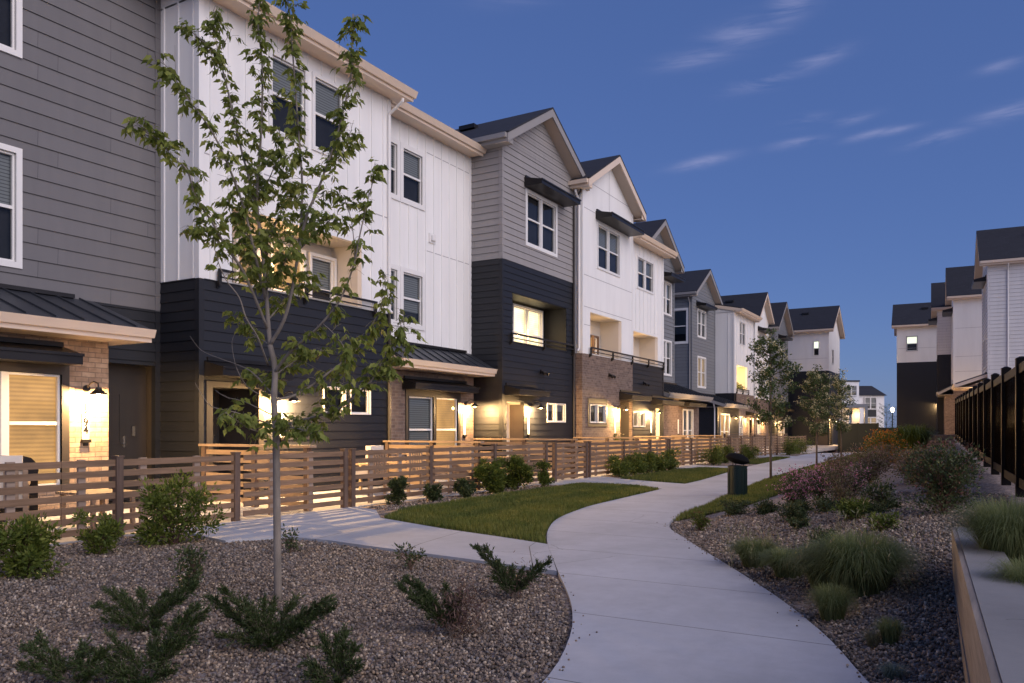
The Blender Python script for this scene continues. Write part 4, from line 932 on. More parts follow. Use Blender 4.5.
# ------------------------------------------------------------------ fences
FX = -9.1
FG_ = 'slatted wooden patio fences of the left row'
def slat_fence(y0, y1, label, posts, zb=0, brace=False, name='slat_fence', cat='fence', x=FX, cap=False):
    rt = root(name, (x, y0, zb), label, cat, group=FG_ if cat == 'fence' else 'slatted gates in the patio fences')
    mb = MB(); L_ = y1-y0
    for i in range(7):
        z = .055+i*.133; j = random.uniform(-.004, .004)
        n = max(1, round(L_/2.4))
        for k in range(n):
            a = L_*k/n; b = L_*(k+1)/n
            mb.box(.0, .018, a+.002, b-.002, z+j, z+.077+j+random.uniform(-.002, .002))
    mb.build('slat_panel', 'fence_wood', rt)
    for p in posts:
        q = MB(); q.box(-.045, .045, p-y0-.045, p-y0+.045, -.03, .955); q.box(-.053, .053, p-y0-.053, p-y0+.053, .955, .975); q.build('post', 'post_wood', rt)
    k = y0+.55
    while k < y1-.3:
        if min(abs(k-p) for p in posts+[999]) > .3:
            st = MB(); st.box(-.042, -.002, k-y0-.045, k-y0+.045, .02, .94); st.build('stile', 'rail_wood', rt)
        k += .8
    if brace:
        q = MB(); q.hexa([(-.03, .1, .08), (-.002, .1, .08), (-.002, .2, .08), (-.03, .2, .08)], [(-.03, L_-.2, .88), (-.002, L_-.2, .88), (-.002, L_-.1, .88), (-.03, L_-.1, .88)]); q.build('brace', 'post_wood', rt)
        q = MB(); q.box(.022, .04, .06, .12, .62, .70); q.build('latch', 'dark_metal', rt)
    return rt
slat_fence(0.2, 7.84, 'low slatted wooden fence at the left edge, behind three bushy shrubs', [1.6, 3.8, 6.0, 7.79])
slat_fence(7.92, 10.08, 'slatted gate panel at the end of the nearest front walk, behind the tree trunk', [10.03], name='slat_gate', cat='gate', brace=False)
slat_fence(10.16, 17.2, 'long slatted wooden fence behind the nearest lawn, with small shrubs along it', [10.21, 12.4, 14.75, 17.12])
slat_fence(17.55, 19.5, 'slatted wooden gate with a diagonal brace at the second walk', [17.6, 19.42], name='slat_gate', cat='gate', brace=True)
slat_fence(19.56, 25.9, 'slatted fence behind the row of round green shrubs past the braced gate', [19.62, 22.0, 24.2, 25.8])
slat_fence(25.98, 33.4, 'slatted fence past the long shrub row, in front of the third white house', [26.03, 28.4, 30.8, 33.3])
slat_fence(33.48, 37.2, 'short dense slatted fence just behind the green litter bin', [33.6, 35.4, 37.1])
slat_fence(37.28, 45.2, 'slatted fence of the far block with a lit patio behind', [37.4, 40, 42.6, 45.1])
slat_fence(45.28, 50.5, 'farthest slatted fence, ending by the dark end house', [45.4, 48, 50.4], zb=-.05)
def divider(y, x0, x1, label, h=1.0):
    rt = root('patio_divider', (x0, y, 0), label, 'divider', group='wooden dividers between the patios')
    mb = MB(); L_ = x1-x0
    for i in range(7): mb.box(0, L_, -.012, .012, .05+i*.135, .13+i*.135)
    mb.build('slat_panel', 'divider_wood', rt)
    q = MB(); q.box(-.02, L_+.0, -.08, .08, h, h+.04); q.build('cap_rail', 'divider_wood', rt)
    for p in (.06, L_*.5, L_-.12):
        q = MB(); q.box(p-.045, p+.045, -.045, .045, -.02, h); q.build('post', 'post_wood', rt)
for y, xw, lb in ((9.42, -11.85, 'wooden divider between the lit brick patio and the black doorway'), (14.45, -11.85, 'wooden divider in front of the house with two lit windows'), (19.1, -12.4, 'wooden divider leading to the entrance under the black canopy'), (23.7, -11.5, 'wooden divider at the corner of the brown brick house'), (28.2, -11.2, 'wooden divider with an orange-lit top, fifth from the left'), (33.0, -11.4, 'wooden divider in front of the narrow grey house'), (45.6, -12.7, 'wooden divider in the far block, farthest of the row')):
    divider(y, xw, FX-.11, lb)

# black vinyl fence on the right
def black_fence():
    y0, y1 = 10.2, 41.0; ang = R(2.84); L_ = (y1-y0)/math.cos(ang); x0 = .43+.0496*(13.2-y0)
    rt = root('privacy_fence', (x0, y0, 0), 'tall black vinyl privacy fence with square capped posts along the right side', 'fence', ang)
    n = 13; post_s = [L_*i/n for i in range(n+1)]
    def zb(s): return zt(x0-math.sin(ang)*s, y0+math.cos(ang)*s)
    pm = None
    for i in range(n):
        a, b = post_s[i]+.07, post_s[i+1]-.07; za, zb_ = zb(post_s[i]), zb(post_s[i+1]); zz = (za+zb_)/2
        q = MB(); q.hexa([(-.015, a, zz+.22), (.015, a, zz+.22), (.015, b, zz+.22), (-.015, b, zz+.22)], [(-.015, a, zz+1.60), (.015, a, zz+1.60), (.015, b, zz+1.60), (-.015, b, zz+1.60)])
        k = a+.09
        while k < b: q.box(-.020, -.015, k, k+.012, zz+.22, zz+1.60); k += .15
        q.build('panel', 'black_vinyl', rt)
        r_ = MB(); r_.box(-.035, .035, a, b, zz+.10, zz+.22); r_.build('rail', 'black_rail', rt); r_ = MB(); r_.box(-.035, .035, a, b, zz+1.60, zz+1.72); r_.build('rail', 'black_rail', rt)
    for i in range(n+1):
        z = zb(post_s[i]); q = MB(); s = post_s[i]; q.box(-.065, .065, s-.065, s+.065, z-.1, z+1.80); q.box(-.068, .068, s-.068, s+.068, z+1.80, z+1.815)
        q.hexa([(-.06, s-.06, z+1.816), (.06, s-.06, z+1.816), (.06, s+.06, z+1.816), (-.06, s+.06, z+1.816)], [(-.02, s-.02, z+1.84), (.02, s-.02, z+1.84), (.02, s+.02, z+1.84), (-.02, s+.02, z+1.84)]); q.build('post', 'black_rail', rt)
simple('black_rail', (.011, .010, .010), .45, .1, 3, spec=.2)
MATS['black_rail'].node_tree.nodes['Principled BSDF'].inputs['IOR'].default_value = 1.3
black_fence()
# dark green enclosure at the far end
def green_fence(x0, x1, y, h, zb, label):
    rt = root('vinyl_screen', (x0, y, zb), label, 'screen'); q = MB(); n = max(2, int((x1-x0)/1.2)); w = (x1-x0)/n
    for i in range(n): q.box(i*w+.06, (i+1)*w-.06, -.03, .0, .05, h-.05)
    q.box(0, x1-x0, -.05, .02, h-.05, h); q.build('panel', 'green_vinyl', rt)
    for i in range(n+1):
        p = MB(); p.box(i*w-.06, i*w+.06, -.07, .05, -.3, h+.04); p.build('post', 'green_vinyl', rt)
green_fence(-8.9, -6.3, 62.0, 2.1, -.4, 'dark green panel enclosure at the far end of the path')
green_fence(-6.6, -3.0, 66.0, 1.5, -.1, 'lower dark green screen to the right of the far enclosure')

# ------------------------------------------------------------------ leaves and stems
def leaf_cloud(pos, dirn, size, kind='simple', droop=.0):
    """pos (n,3), dirn (n,3) direction each leaf points; returns verts, tri faces"""
    n = len(pos)
    d = dirn/np.maximum(np.linalg.norm(dirn, axis=1), 1e-6)[:, None]; d[:, 2] -= droop; d /= np.maximum(np.linalg.norm(d, axis=1), 1e-6)[:, None]
    r = rng.normal(size=(n, 3)); s = np.cross(d, r); s /= np.maximum(np.linalg.norm(s, axis=1), 1e-6)[:, None]; u = np.cross(s, d)
    if kind == 'lobed':    # leaf with side points
        T = np.array([(0, 0, 0), (.16, .13, .02), (.30, .12, .0), (.40, .24, .04), (.62, .13, .02), (1, 0, -.14), (.62, -.13, .02), (.40, -.24, .04), (.30, -.12, .0), (.16, -.13, .02)])
        F = np.array([(0, 1, 9), (1, 2, 9), (2, 8, 9), (2, 3, 4), (2, 4, 8), (4, 6, 8), (6, 7, 8), (4, 5, 6)])
    elif kind == 'needle':
        T = np.array([(0, -.05, 0), (0, .05, 0), (.5, .10, .0), (1, 0, 0), (.5, -.10, 0)]); F = np.array([(0, 1, 2), (0, 2, 4), (4, 2, 3)])
    else:
        T = np.array([(0, 0, 0), (.35, .24, .05), (1, 0, -.06), (.35, -.24, .05)]); F = np.array([(0, 1, 2), (0, 2, 3)])
    P = (d[:, None]*T[None, :, 0:1]+s[:, None]*T[None, :, 1:2]+u[:, None]*T[None, :, 2:3])*size[:, None, None]+pos[:, None]
    k = len(T)
    return P.reshape(-1, 3), (F[None]+np.arange(n)[:, None, None]*k).reshape(-1, 3)
def build_leaves(name, parts, mat, parent):
    V = []; F = []; o = 0
    for v, f in parts: V.append(v); F.append(f+o); o += len(v)
    return np_mesh(name, np.concatenate(V), np.concatenate(F), mat, parent)
def unit(n, up=0.0):
    v = rng.normal(size=(n, 3)); v[:, 2] += up; return v/np.linalg.norm(v, axis=1)[:, None]

# ------------------------------------------------------------------ the young maple-like tree, built in metres about its own base
def young_tree():
    base = Vector((-4.66, 4.42, zt(-4.66, 4.42)-.03))
    rt = root('young_tree', base, 'slender young tree with pale trunk and open leafy crown in the near gravel bed', 'tree', YAW)
    def C(x, y, z): return Vector((x, y, z))
    br = [  # (points across, deep, up in metres), r0, r1, leaf density along it, leafy start fraction
        ([(-0.020, 0.000, -0.012), (-0.028, 0.000, 0.628), (-0.035, 0.000, 1.245), (-0.051, 0.000, 1.554), (-0.046, 0.010, 1.786), (-0.088, 0.020, 1.980)], .031, .021, 0, 1),
        ([(-0.088, 0.020, 1.980), (-0.106, 0.030, 2.175), (-0.128, 0.050, 2.411), (-0.168, 0.080, 2.728), (-0.214, 0.100, 3.125), (-0.197, 0.120, 3.524), (-0.190, 0.150, 3.850), (-0.206, 0.200, 4.268), (-0.244, 0.220, 4.597), (-0.205, 0.250, 5.054)], .018, .004, 1.0, .25),
        ([(-0.088, 0.020, 1.980), (0.043, -0.060, 2.162), (0.121, -0.120, 2.381), (0.185, -0.160, 2.675), (0.255, -0.200, 2.927), (0.342, -0.220, 3.108), (0.416, -0.250, 3.284), (0.477, -0.260, 3.450), (0.518, -0.280, 3.575), (0.603, -0.300, 3.920), (0.611, -0.300, 4.148), (0.618, -0.300, 4.375)], .015, .004, 1.0, .3),
        ([(0.164, -0.140, 2.589), (0.171, -0.050, 2.883), (0.165, 0.000, 3.250), (0.121, 0.050, 3.701), (0.074, 0.080, 4.228), (0.045, 0.100, 4.575), (-0.010, 0.100, 4.888)], .012, .003, 1.0, .15),
        ([(-0.168, 0.080, 2.807), (-0.286, 0.200, 3.233), (-0.408, 0.280, 3.620), (-0.546, 0.350, 4.142), (-0.631, 0.380, 4.392), (-0.835, 0.420, 4.584), (-0.896, 0.430, 4.638)], .012, .002, 1.0, .1),
        ([(-0.614, 0.380, 4.376), (-0.654, 0.400, 4.574), (-0.670, 0.410, 4.776)], .004, .002, 1.2, .1),
        ([(-0.598, 0.380, 4.433), (-0.497, 0.350, 4.598)], .003, .0015, .3, .6),
        ([(-0.128, 0.050, 2.333), (-0.149, -0.150, 2.639), (-0.206, -0.250, 2.988), (-0.303, -0.350, 3.301), (-0.379, -0.400, 3.472), (-0.457, -0.440, 3.593), (-0.559, -0.470, 3.731), (-0.646, -0.500, 3.885), (-0.729, -0.520, 3.936)], .012, .002, 1.0, .1),
        ([(-0.559, -0.470, 3.731), (-0.597, -0.500, 3.860), (-0.604, -0.500, 4.052)], .003, .0012, 0, 1),
        ([(-0.106, 0.030, 2.097), (-0.198, -0.250, 2.484), (-0.278, -0.400, 2.643), (-0.341, -0.500, 2.797), (-0.435, -0.550, 2.953), (-0.478, -0.600, 3.133), (-0.567, -0.620, 3.210), (-0.644, -0.650, 3.317), (-0.736, -0.660, 3.376), (-0.844, -0.680, 3.485)], .012, .002, 1.1, .12),
        ([(-0.285, -0.400, 2.643), (-0.399, -0.480, 2.717), (-0.519, -0.500, 2.776)], .004, .0015, 1.2, .2),
        ([(-0.103, 0.020, 1.825), (-0.111, -0.200, 2.009), (-0.160, -0.320, 2.142), (-0.191, -0.380, 2.285), (-0.267, -0.440, 2.404), (-0.313, -0.500, 2.563), (-0.327, -0.500, 2.677)], .008, .002, .15, .5),
        ([(-0.051, 0.000, 1.585), (-0.261, 0.150, 1.772), (-0.404, 0.220, 1.841), (-0.587, 0.300, 1.904), (-0.754, 0.360, 1.975), (-0.860, 0.400, 2.094)], .006, .0015, 0, 1),
        ([(-0.190, 0.100, 1.596), (-0.301, 0.150, 1.662), (-0.381, 0.200, 1.755), (-0.442, 0.250, 1.876), (-0.473, 0.280, 2.031), (-0.447, 0.300, 2.114)], .005, .0015, 0, 1),
        ([(-0.066, 0.000, 1.361), (-0.292, -0.150, 1.454), (-0.447, -0.200, 1.494), (-0.513, -0.220, 1.570), (-0.561, -0.250, 1.673)], .006, .0015, .12, .05),
        ([(-0.066, 0.000, 1.438), (-0.308, 0.100, 1.542), (-0.475, 0.150, 1.583), (-0.580, 0.200, 1.641)], .005, .0015, .1, .1),
        ([(-0.043, 0.000, 1.770), (0.100, -0.100, 1.914), (0.277, -0.200, 2.031), (0.379, -0.250, 2.114), (0.523, -0.300, 2.277), (0.630, -0.340, 2.521), (0.674, -0.360, 2.710), (0.732, -0.380, 2.951), (0.782, -0.400, 3.119), (0.797, -0.400, 3.248)], .013, .002, .75, .1),
        ([(0.641, -0.340, 2.576), (0.611, -0.300, 2.827), (0.555, -0.280, 3.016), (0.485, -0.260, 3.081)], .004, .0015, 1.0, .3),
        ([(-0.035, 0.000, 1.554), (0.123, 0.100, 1.612), (0.320, 0.200, 1.776), (0.451, 0.260, 1.893), (0.547, 0.300, 2.001), (0.645, 0.340, 2.176), (0.748, 0.360, 2.424), (0.737, 0.380, 2.591)], .011, .002, 1.1, .15),
        ([(-0.028, 0.000, 1.338), (0.265, -0.150, 1.413), (0.512, -0.250, 1.485), (0.732, -0.320, 1.659), (0.810, -0.350, 1.759), (0.873, -0.380, 1.887), (0.948, -0.400, 1.943), (1.008, -0.420, 2.006), (1.004, -0.440, 2.168)], .011, .002, 1.1, .12),
        ([(0.717, -0.320, 1.644), (0.831, -0.300, 1.704), (0.904, -0.300, 1.822), (1.000, -0.300, 1.910)], .005, .002, 1.0, .2),
        ([(-0.028, 0.000, 1.322), (-0.081, -0.200, 1.308), (-0.136, -0.350, 1.337), (-0.199, -0.420, 1.395), (-0.264, -0.460, 1.451)], .007, .002, 1.4, .2),
        ([(-0.028, 0.000, 1.361), (0.193, -0.300, 1.337), (0.355, -0.450, 1.309), (0.438, -0.500, 1.323)], .007, .002, 1.4, .1),
        ([(-0.043, 0.000, 1.669), (-0.237, 0.300, 1.726), (-0.383, 0.450, 1.818)], .006, .002, 1.3, .2),
        ([(-0.106, 0.030, 2.175), (-0.065, 0.350, 2.381), (0.017, 0.500, 2.531), (0.075, 0.600, 2.676)], .008, .002, 1.4, .2),
        ([(-0.128, 0.050, 2.411), (-0.351, 0.350, 2.691), (-0.483, 0.500, 2.906)], .007, .002, 1.4, .2),
        ([(-0.168, 0.080, 2.728), (-0.121, 0.400, 3.087), (-0.080, 0.550, 3.422)], .007, .002, 1.4, .2),
        ([(0.185, -0.160, 2.675), (0.414, -0.400, 2.780), (0.530, -0.500, 2.847)], .006, .002, 1.0, .3),
        ([(-0.168, 0.080, 2.728), (-0.279, -0.100, 2.878), (-0.299, -0.300, 3.010)], .006, .002, 1.3, .2),
        ([(-0.128, 0.050, 2.411), (0.133, -0.350, 2.545), (0.225, -0.500, 2.705)], .007, .002, 1.4, .2),
        ([(-0.206, 0.100, 3.125), (0.001, -0.150, 3.317), (0.068, -0.250, 3.543)], .006, .002, 1.4, .2),
        ([(0.416, -0.250, 3.284), (0.480, -0.100, 3.447), (0.551, 0.000, 3.636)], .005, .002, .9, .2),
        ([(0.379, -0.250, 2.114), (0.508, -0.400, 2.008), (0.591, -0.450, 1.881), (0.576, -0.450, 1.645)], .004, .0015, 1.0, .3),
        ([(-0.043, 0.000, 1.746), (0.083, 0.250, 1.900), (0.224, 0.400, 1.979)], .006, .002, 1.4, .2),
        ([(-0.088, 0.020, 1.980), (-0.334, 0.250, 2.124), (-0.473, 0.350, 2.284)], .006, .002, 1.2, .3)]
    wood = MB(); pos = []; dr = []; rs = random.Random(5)
    def smooth_pts(P):
        out = []
        for i in range(len(P)-1):
            p0 = P[max(i-1, 0)]; p1 = P[i]; p2 = P[i+1]; p3 = P[min(i+2, len(P)-1)]
            for s in (0, .25, .5, .75):
                out.append(.5*((2*p1)+(-p0+p2)*s+(2*p0-5*p1+4*p2-p3)*s*s+(-p0+3*p1-3*p2+p3)*s**3))
        out.append(P[-1]); return out
    trunk = MB(); leaders = 0
    for (pts, r0, r1, dens, st) in br:
        P = smooth_pts([C(*p) for p in pts]); n = len(P)
        rad = [r0+(r1-r0)*(i/(n-1))**.85 for i in range(n)]
        (trunk if r0 > .03 else wood).tube(P, rad, 9 if r0 > .01 else 5)
        if not dens: continue
        L_ = 0
        for i in range(1, n):
            seg = (P[i]-P[i-1]); L_ += seg.length; fr = i/(n-1)
            if fr < st: continue
            m = seg.length*dens*(46 if fr < .75 else 60)
            for _ in range(int(m)+(rs.random() < m % 1)):
                p = P[i-1]+seg*rs.random(); a = Vector((rs.gauss(0, 1), rs.gauss(0, 1), rs.gauss(.25, .6))).normalized()
                ln = rs.uniform(.03, .15)*(1.25-.45*fr)*(1.1 if dens > 1.2 else .85)
                tip = p+a*ln
                wood.tube([p, p+a*ln*.5+Vector((0, 0, .01)), tip], [.0018, .0014, .001], 3, False)
                for _q in range(rs.choice((1, 1, 2))):
                    pp = p+(tip-p)*rs.uniform(.55, 1); q = Vector((rs.gauss(0, 1), rs.gauss(0, 1), rs.gauss(-.25, .45))).normalized()
                    # compound leaf: terminal + 2 pairs of leaflets
                    side = q.cross(Vector((0, 0, 1)));  side = side.normalized() if side.length > .1 else Vector((1, 0, 0))
                    for (o, sd_) in ((.055, 0), (.03, 1), (.03, -1), (.008, 1), (.008, -1))[:rs.choice((3, 5, 5))]:
                        pos.append(pp+q*o); dr.append((q+side*sd_*1.1)+Vector((0, 0, -.7)))
    trunk.build('trunk', 'bark', rt, True); wood.build('branches', 'bark', rt, True)
    pos = np.array([tuple(p) for p in pos]); dr = np.array([tuple(p) for p in dr])
    print('tree leaves', len(pos))
    v, f = leaf_cloud(pos, dr, rng.uniform(.05, .085, len(pos)), 'lobed', .3)
    np_mesh('crown', v, f, 'tree_leaf', rt)
    # the shop-set steel stake cap beside the trunk
young_tree()

def small_tree(x, y, h_, label, seed, cr=.8, c0=.36, pale_share=.16, leaf='small_tree_leaf', n=2600, lean=0, group='young street trees beside the path', tr=.035):
    rs = np.random.default_rng(seed); z0 = zt(x, y)-.03; rt = root('young_tree', (x, y, z0), label, 'tree', group=group)
    tk = MB(); tk.tube([(0, 0, -.05), (lean*.3, 0, h_*.3), (lean*.6, .02, h_*.6), (lean, 0, h_*.9)], [tr, tr*.8, tr*.55, .01], 7)
    tk.build('trunk', 'dark_bark', rt, True)
    b = MB(); cl = []
    nb = 26
    for i in range(nb):
        f = c0+(.95-c0)*i/nb; a = i*2.4+rs.uniform(-.4, .4); t_ = (f-c0)/(1-c0)
        L_ = cr*(.35+.9*math.sin(math.pi*min(1, .18+t_*.78)))*rs.uniform(.6, 1.1)
        p0 = Vector((lean*f, 0, h_*f)); p1 = p0+Vector((math.cos(a)*L_*.6, math.sin(a)*L_*.6, L_*.35)); p2 = p0+Vector((math.cos(a)*L_, math.sin(a)*L_, L_*rs.uniform(.4, .9)))
        b.tube([p0, p1, p2], [.012, .008, .003], 4, False)
        for q in (.55, .8, 1.0): cl.append((p0+(p2-p0)*q, .085+.08*rs.uniform()))
    for q in np.linspace(.7, 1.04, 6): cl.append((Vector((lean, 0, h_*q)), .13))
    b.build('branches', 'dark_bark', rt)
    per = n//len(cl); P = []
    for c, r in cl:
        u = rs.normal(size=(per, 3)); u /= np.linalg.norm(u, axis=1)[:, None]; P.append(np.array(c)+u*(r*rs.uniform(.2, 1.25, per)**.6)[:, None]*np.array([1.1, 1.1, .8]))
    P = np.concatenate(P); D = rs.normal(size=P.shape); v, f = leaf_cloud(P, D, rs.uniform(.05, .10, len(P)), 'simple', .3); np_mesh('crown', v, f, leaf, rt)
    if pale_share:  # pale clumps: blossom plus leaves painted as if caught by lamplight
        idx = rs.choice(len(cl), min(len(cl), int(len(cl)*pale_share*1.6)), replace=False); Q = []
        for i in idx:
            c, r = cl[i]; m = 22; u = rs.normal(size=(m, 3))*.045; Q.append(np.array(c)+np.array([rs.uniform(-r, r), rs.uniform(-r, r), r*.5])+u)
        Q = np.concatenate(Q); v, f = leaf_cloud(Q, rs.normal(size=Q.shape), rs.uniform(.04, .07, len(Q)), 'simple'); np_mesh('pale_clump', v, f, 'pale_leaf', rt)
small_tree(-4.55, 20.6, 3.65, 'tallest young tree right of the path, just behind the green bin', 1, .48, .36, .25, n=3900)
small_tree(-4.75, 28.3, 3.25, 'round-crowned young tree with pale clusters, second behind the bin', 2, .46, .32, .55, n=3600)
small_tree(-4.45, 31.6, 3.2, 'loose young tree next to the dark green enclosure, rightmost of the path trees', 3, .36, .34, .85, n=2500)
small_tree(-9.15, 99, 4.4, 'small distant tree beside a glowing street lamp in the gap', 4, 1.0, .3, 0, n=1800)

def shrub(x, y, h_, r, label, n=900, mat='shrub_leaf', ls=.045, up=.3, seed=0, group=None, cat='shrub', name='shrub', flowers=None, fl_n=0, stems=9, hollow=.45, kind='simple', fl_size=.03, squash=1):
    rs = np.random.default_rng(seed or int(abs(x*977+y*131))); z0 = zt(x, y)-.03
    rt = root(name, (x, y, z0), label, cat, group=group)
    st = MB(); tips = []
    for i in range(stems):
        a = rs.uniform(0, 6.28); rr = r*math.sqrt(rs.uniform(.02, .62)); t_ = Vector((math.cos(a)*rr, math.sin(a)*rr, h_*rs.uniform(.22, .97)*(1-.25*(rr/r)**2)))
        m_ = Vector((t_.x*.35, t_.y*.35, t_.z*.55)); st.tube([(0, 0, 0), m_, t_], [.008, .005, .002], 4, False); tips.append(np.array(t_)); tips.append(np.array(m_)+rs.normal(size=3)*r*.12)
        for _ in range(2):
            e = t_+Vector(tuple(rs.normal(size=3)*r*.16)); st.tube([m_, e], [.004, .0015], 3, False); tips.append(np.array(e))
    st.build('stems', 'dry_twig', rt)
    tips = np.array(tips); tips[:, 2] = np.clip(tips[:, 2], h_*.12, h_*1.05)
    idx = rs.integers(0, len(tips), n); c = tips[idx]; u = rs.normal(size=(n, 3)); u /= np.linalg.norm(u, axis=1)[:, None]
    P = c+u*(r*.26*rs.uniform(.1, 1.2, n))[:, None]; P[:, 2] = np.abs(P[:, 2])+.01
    D = u+np.array([0, 0, up])+(P-np.array([0, 0, h_*.3]))*.8
    v, f = leaf_cloud(P, D, rs.uniform(ls*.6, ls*1.25, n), kind); np_mesh('foliage', v, f, mat, rt)
    if flowers:
        m = fl_n; idx = rs.integers(0, len(tips), m); Q = tips[idx]+rs.normal(size=(m, 3))*r*.2; Q[:, 2] = np.clip(Q[:, 2]+h_*.12, h_*.35, h_*1.12)
        Q = np.repeat(Q, 3, 0)+rs.normal(size=(m*3, 3))*fl_size*.5
        v, f = leaf_cloud(Q, rs.normal(size=Q.shape), rs.uniform(fl_size*.6, fl_size*1.2, len(Q)), 'simple'); np_mesh('flowers', v, f, flowers, rt)['kind'] = 'stuff'
    return rt
GS = 'bushy shrubs along the wooden fence'
shrub(-7.35, 3.95, .50, .36, 'bushy green shrub at the far left edge, in front of the fence', 3400, seed=21, ls=.05, group=GS, stems=16)
shrub(-8.0, 5.05, .44, .25, 'narrow green shrub in front of the lit brick bay, second from left', 2000, seed=22, ls=.045, group=GS, stems=12)
shrub(-7.95, 5.95, .72, .45, 'tallest bushy shrub at the fence, third from left beside the walk', 3800, seed=23, ls=.055, group=GS, stems=16)
for i, (x, y, h_, r, lb) in enumerate([(-8.78, 11.05, .45, .2, 'sparse shrub at the fence just past the nearest walk'), (-8.72, 12.0, .30, .16, 'smallest fence shrub, left of a wider one'), (-8.65, 12.95, .38, .2, 'third fence shrub after the walk, beside the lawn'), (-8.75, 14.0, .62, .36, 'wide round fence shrub behind the near lawn'), (-8.78, 15.2, .70, .36, 'tall round fence shrub behind the near lawn, fourth of five'), (-8.7, 16.3, .55, .22, 'thin fence shrub right beside the braced gate')]):
    shrub(x, y, h_, r, lb, int(900+5500*r*r/.12), seed=30+i, mat='shrub_leaf' if i > 2 else 'dark_shrub_leaf', group=GS, stems=12, ls=.05)
for i, (x, y, h_, r, lb) in enumerate([(-8.75, 20.9, .55, .42, 'leftmost of the shrub row behind the second lawn'), (-8.72, 21.9, .58, .45, 'brighter shrub second in the row behind the second lawn'), (-8.7, 22.9, .52, .42, 'third shrub in the row behind the second lawn'), (-8.7, 23.9, .52, .42, 'fourth shrub of the row behind the second lawn'), (-8.7, 24.9, .6, .42, 'last shrub of the row behind the second lawn'),
                                          (-8.5, 29.2, .7, .5, 'yellow-green shrub between the second lawn and the bin'), (-8.6, 31.2, .55, .42, 'shrub just left behind the green bin'), (-8.5, 34.4, .6, .5, 'shrub visible just above the bin lid'), (-8.4, 42.3, .8, .6, 'round shrub by the far fence, left of the second tree trunk'), (-8.6, 46.0, .9, .9, 'wide round shrub by the far fence, right of the second tree trunk')]):
    shrub(x, y, h_, r, lb, 2600, seed=50+i, ls=.065, group=GS, stems=16)
# right bed
shrub(-3.10, 10.02, .27, .14, 'small shrub with reddish seed heads at the bend of the path', 900, 'shrub_leaf', .03, seed=71, flowers='red_leaf', fl_n=90, fl_size=.02, stems=12)
GR = 'low green mounds in the right gravel bed'
for i, (x, y, h_, r, lb) in enumerate([(-3.1, 11.75, .20, .24, 'low grey-green mound in front of the green bin'), (-2.6, 11.45, .17, .19, 'low mound just right of the one before the bin'), (-1.95, 10.0, .17, .20, 'low dark green mound in the middle of the right bed'), (-2.02, 10.9, .15, .14, 'small mound behind the middle one, near the pink flowers'), (-1.62, 10.5, .12, .24, 'spreading dark mound left of the purple stems'), (-1.75, 9.35, .08, .12, 'tiny flat sprig left of the middle mound'), (-1.2, 9.3, .18, .17, 'low mound with pale blades behind the large grass'), (-.80, 8.4, .14, .16, 'yellow-green low mound right behind the large grass'), (-1.3, 8.1, .13, .16, 'half-hidden green mound beside the large grass'), (-.96, 10.1, .27, .22, 'dark leafy shrub below the lavender flower mass'), (-1.05, 9.75, .06, .24, 'flat dark ground cover in front of the dark leafy shrub')]):
    shrub(x, y, h_, r, lb, 1500 if r > .16 else 700, 'dark_shrub_leaf' if i not in (6, 7) else 'shrub_leaf', .035, seed=80+i, group=GR, stems=16)
PF = 'flowering perennials in the right bed'
shrub(-2.25, 11.75, .50, .30, 'pink-flowering clump nearest the green bin', 2200, 'dark_shrub_leaf', .035, seed=101, flowers='pink_flower', fl_n=330, fl_size=.03, group=PF, stems=26)
shrub(-2.15, 13.0, .50, .32, 'tall pink-flowering clump behind the nearest pink one', 2200, 'dark_shrub_leaf', .035, seed=102, flowers='pink_flower', fl_n=340, fl_size=.03, group=PF, stems=26)
shrub(-1.58, 11.3, .58, .22, 'dark purple-stemmed clump between the pink flowers', 1800, 'mauve_leaf', .035, seed=103, flowers='purple_flower', fl_n=120, fl_size=.02, group=PF, stems=30)
shrub(-1.62, 12.6, .46, .26, 'mauve-pink flower clump right of the tall pink one', 1800, 'dark_shrub_leaf', .035, seed=104, flowers='pink_flower', fl_n=220, fl_size=.03, group=PF, stems=24)
shrub(-2.15, 15.2, .58, .34, 'dull lavender feathery clump, left one below the orange bush', 2400, 'mauve_leaf', .045, seed=105, flowers='purple_flower', fl_n=260, group=PF, stems=40)
shrub(-1.72, 15.5, .58, .36, 'dull lavender feathery clump, right one below the orange bush', 2400, 'mauve_leaf', .045, seed=106, flowers='purple_flower', fl_n=260, group=PF, stems=40)
shrub(-2.25, 23.5, .75, .55, 'glowing orange flowering bush in front of the dark enclosure', 2600, 'shrub_leaf', .06, seed=107, flowers='orange_flower', fl_n=420, group=PF, stems=36, fl_size=.055)
shrub(-1.85, 20.4, .45, .35, 'small orange-tinted clump right below the orange bush', 1200, 'mauve_leaf', .05, seed=108, flowers='orange_flower', fl_n=50, group=PF, stems=20, fl_size=.04)
shrub(-.33, 9.3, .66, .38, 'large dark rounded shrub with reddish tips at the end of the retaining wall', 6500, 'dark_shrub_leaf', .035, seed=110, stems=60, flowers='red_leaf', fl_n=520, fl_size=.024)
shrub(-.95, 14.6, .50, .34, 'grey-mauve twiggy shrub behind the large dark shrub', 2600, 'mauve_leaf', .04, seed=111, stems=40, flowers='purple_flower', fl_n=80)
shrub(-1.15, 18.5, .4, .35, 'low twiggy shrub near the black fence, farther back', 1200, 'mauve_leaf', .05, seed=112, stems=30)
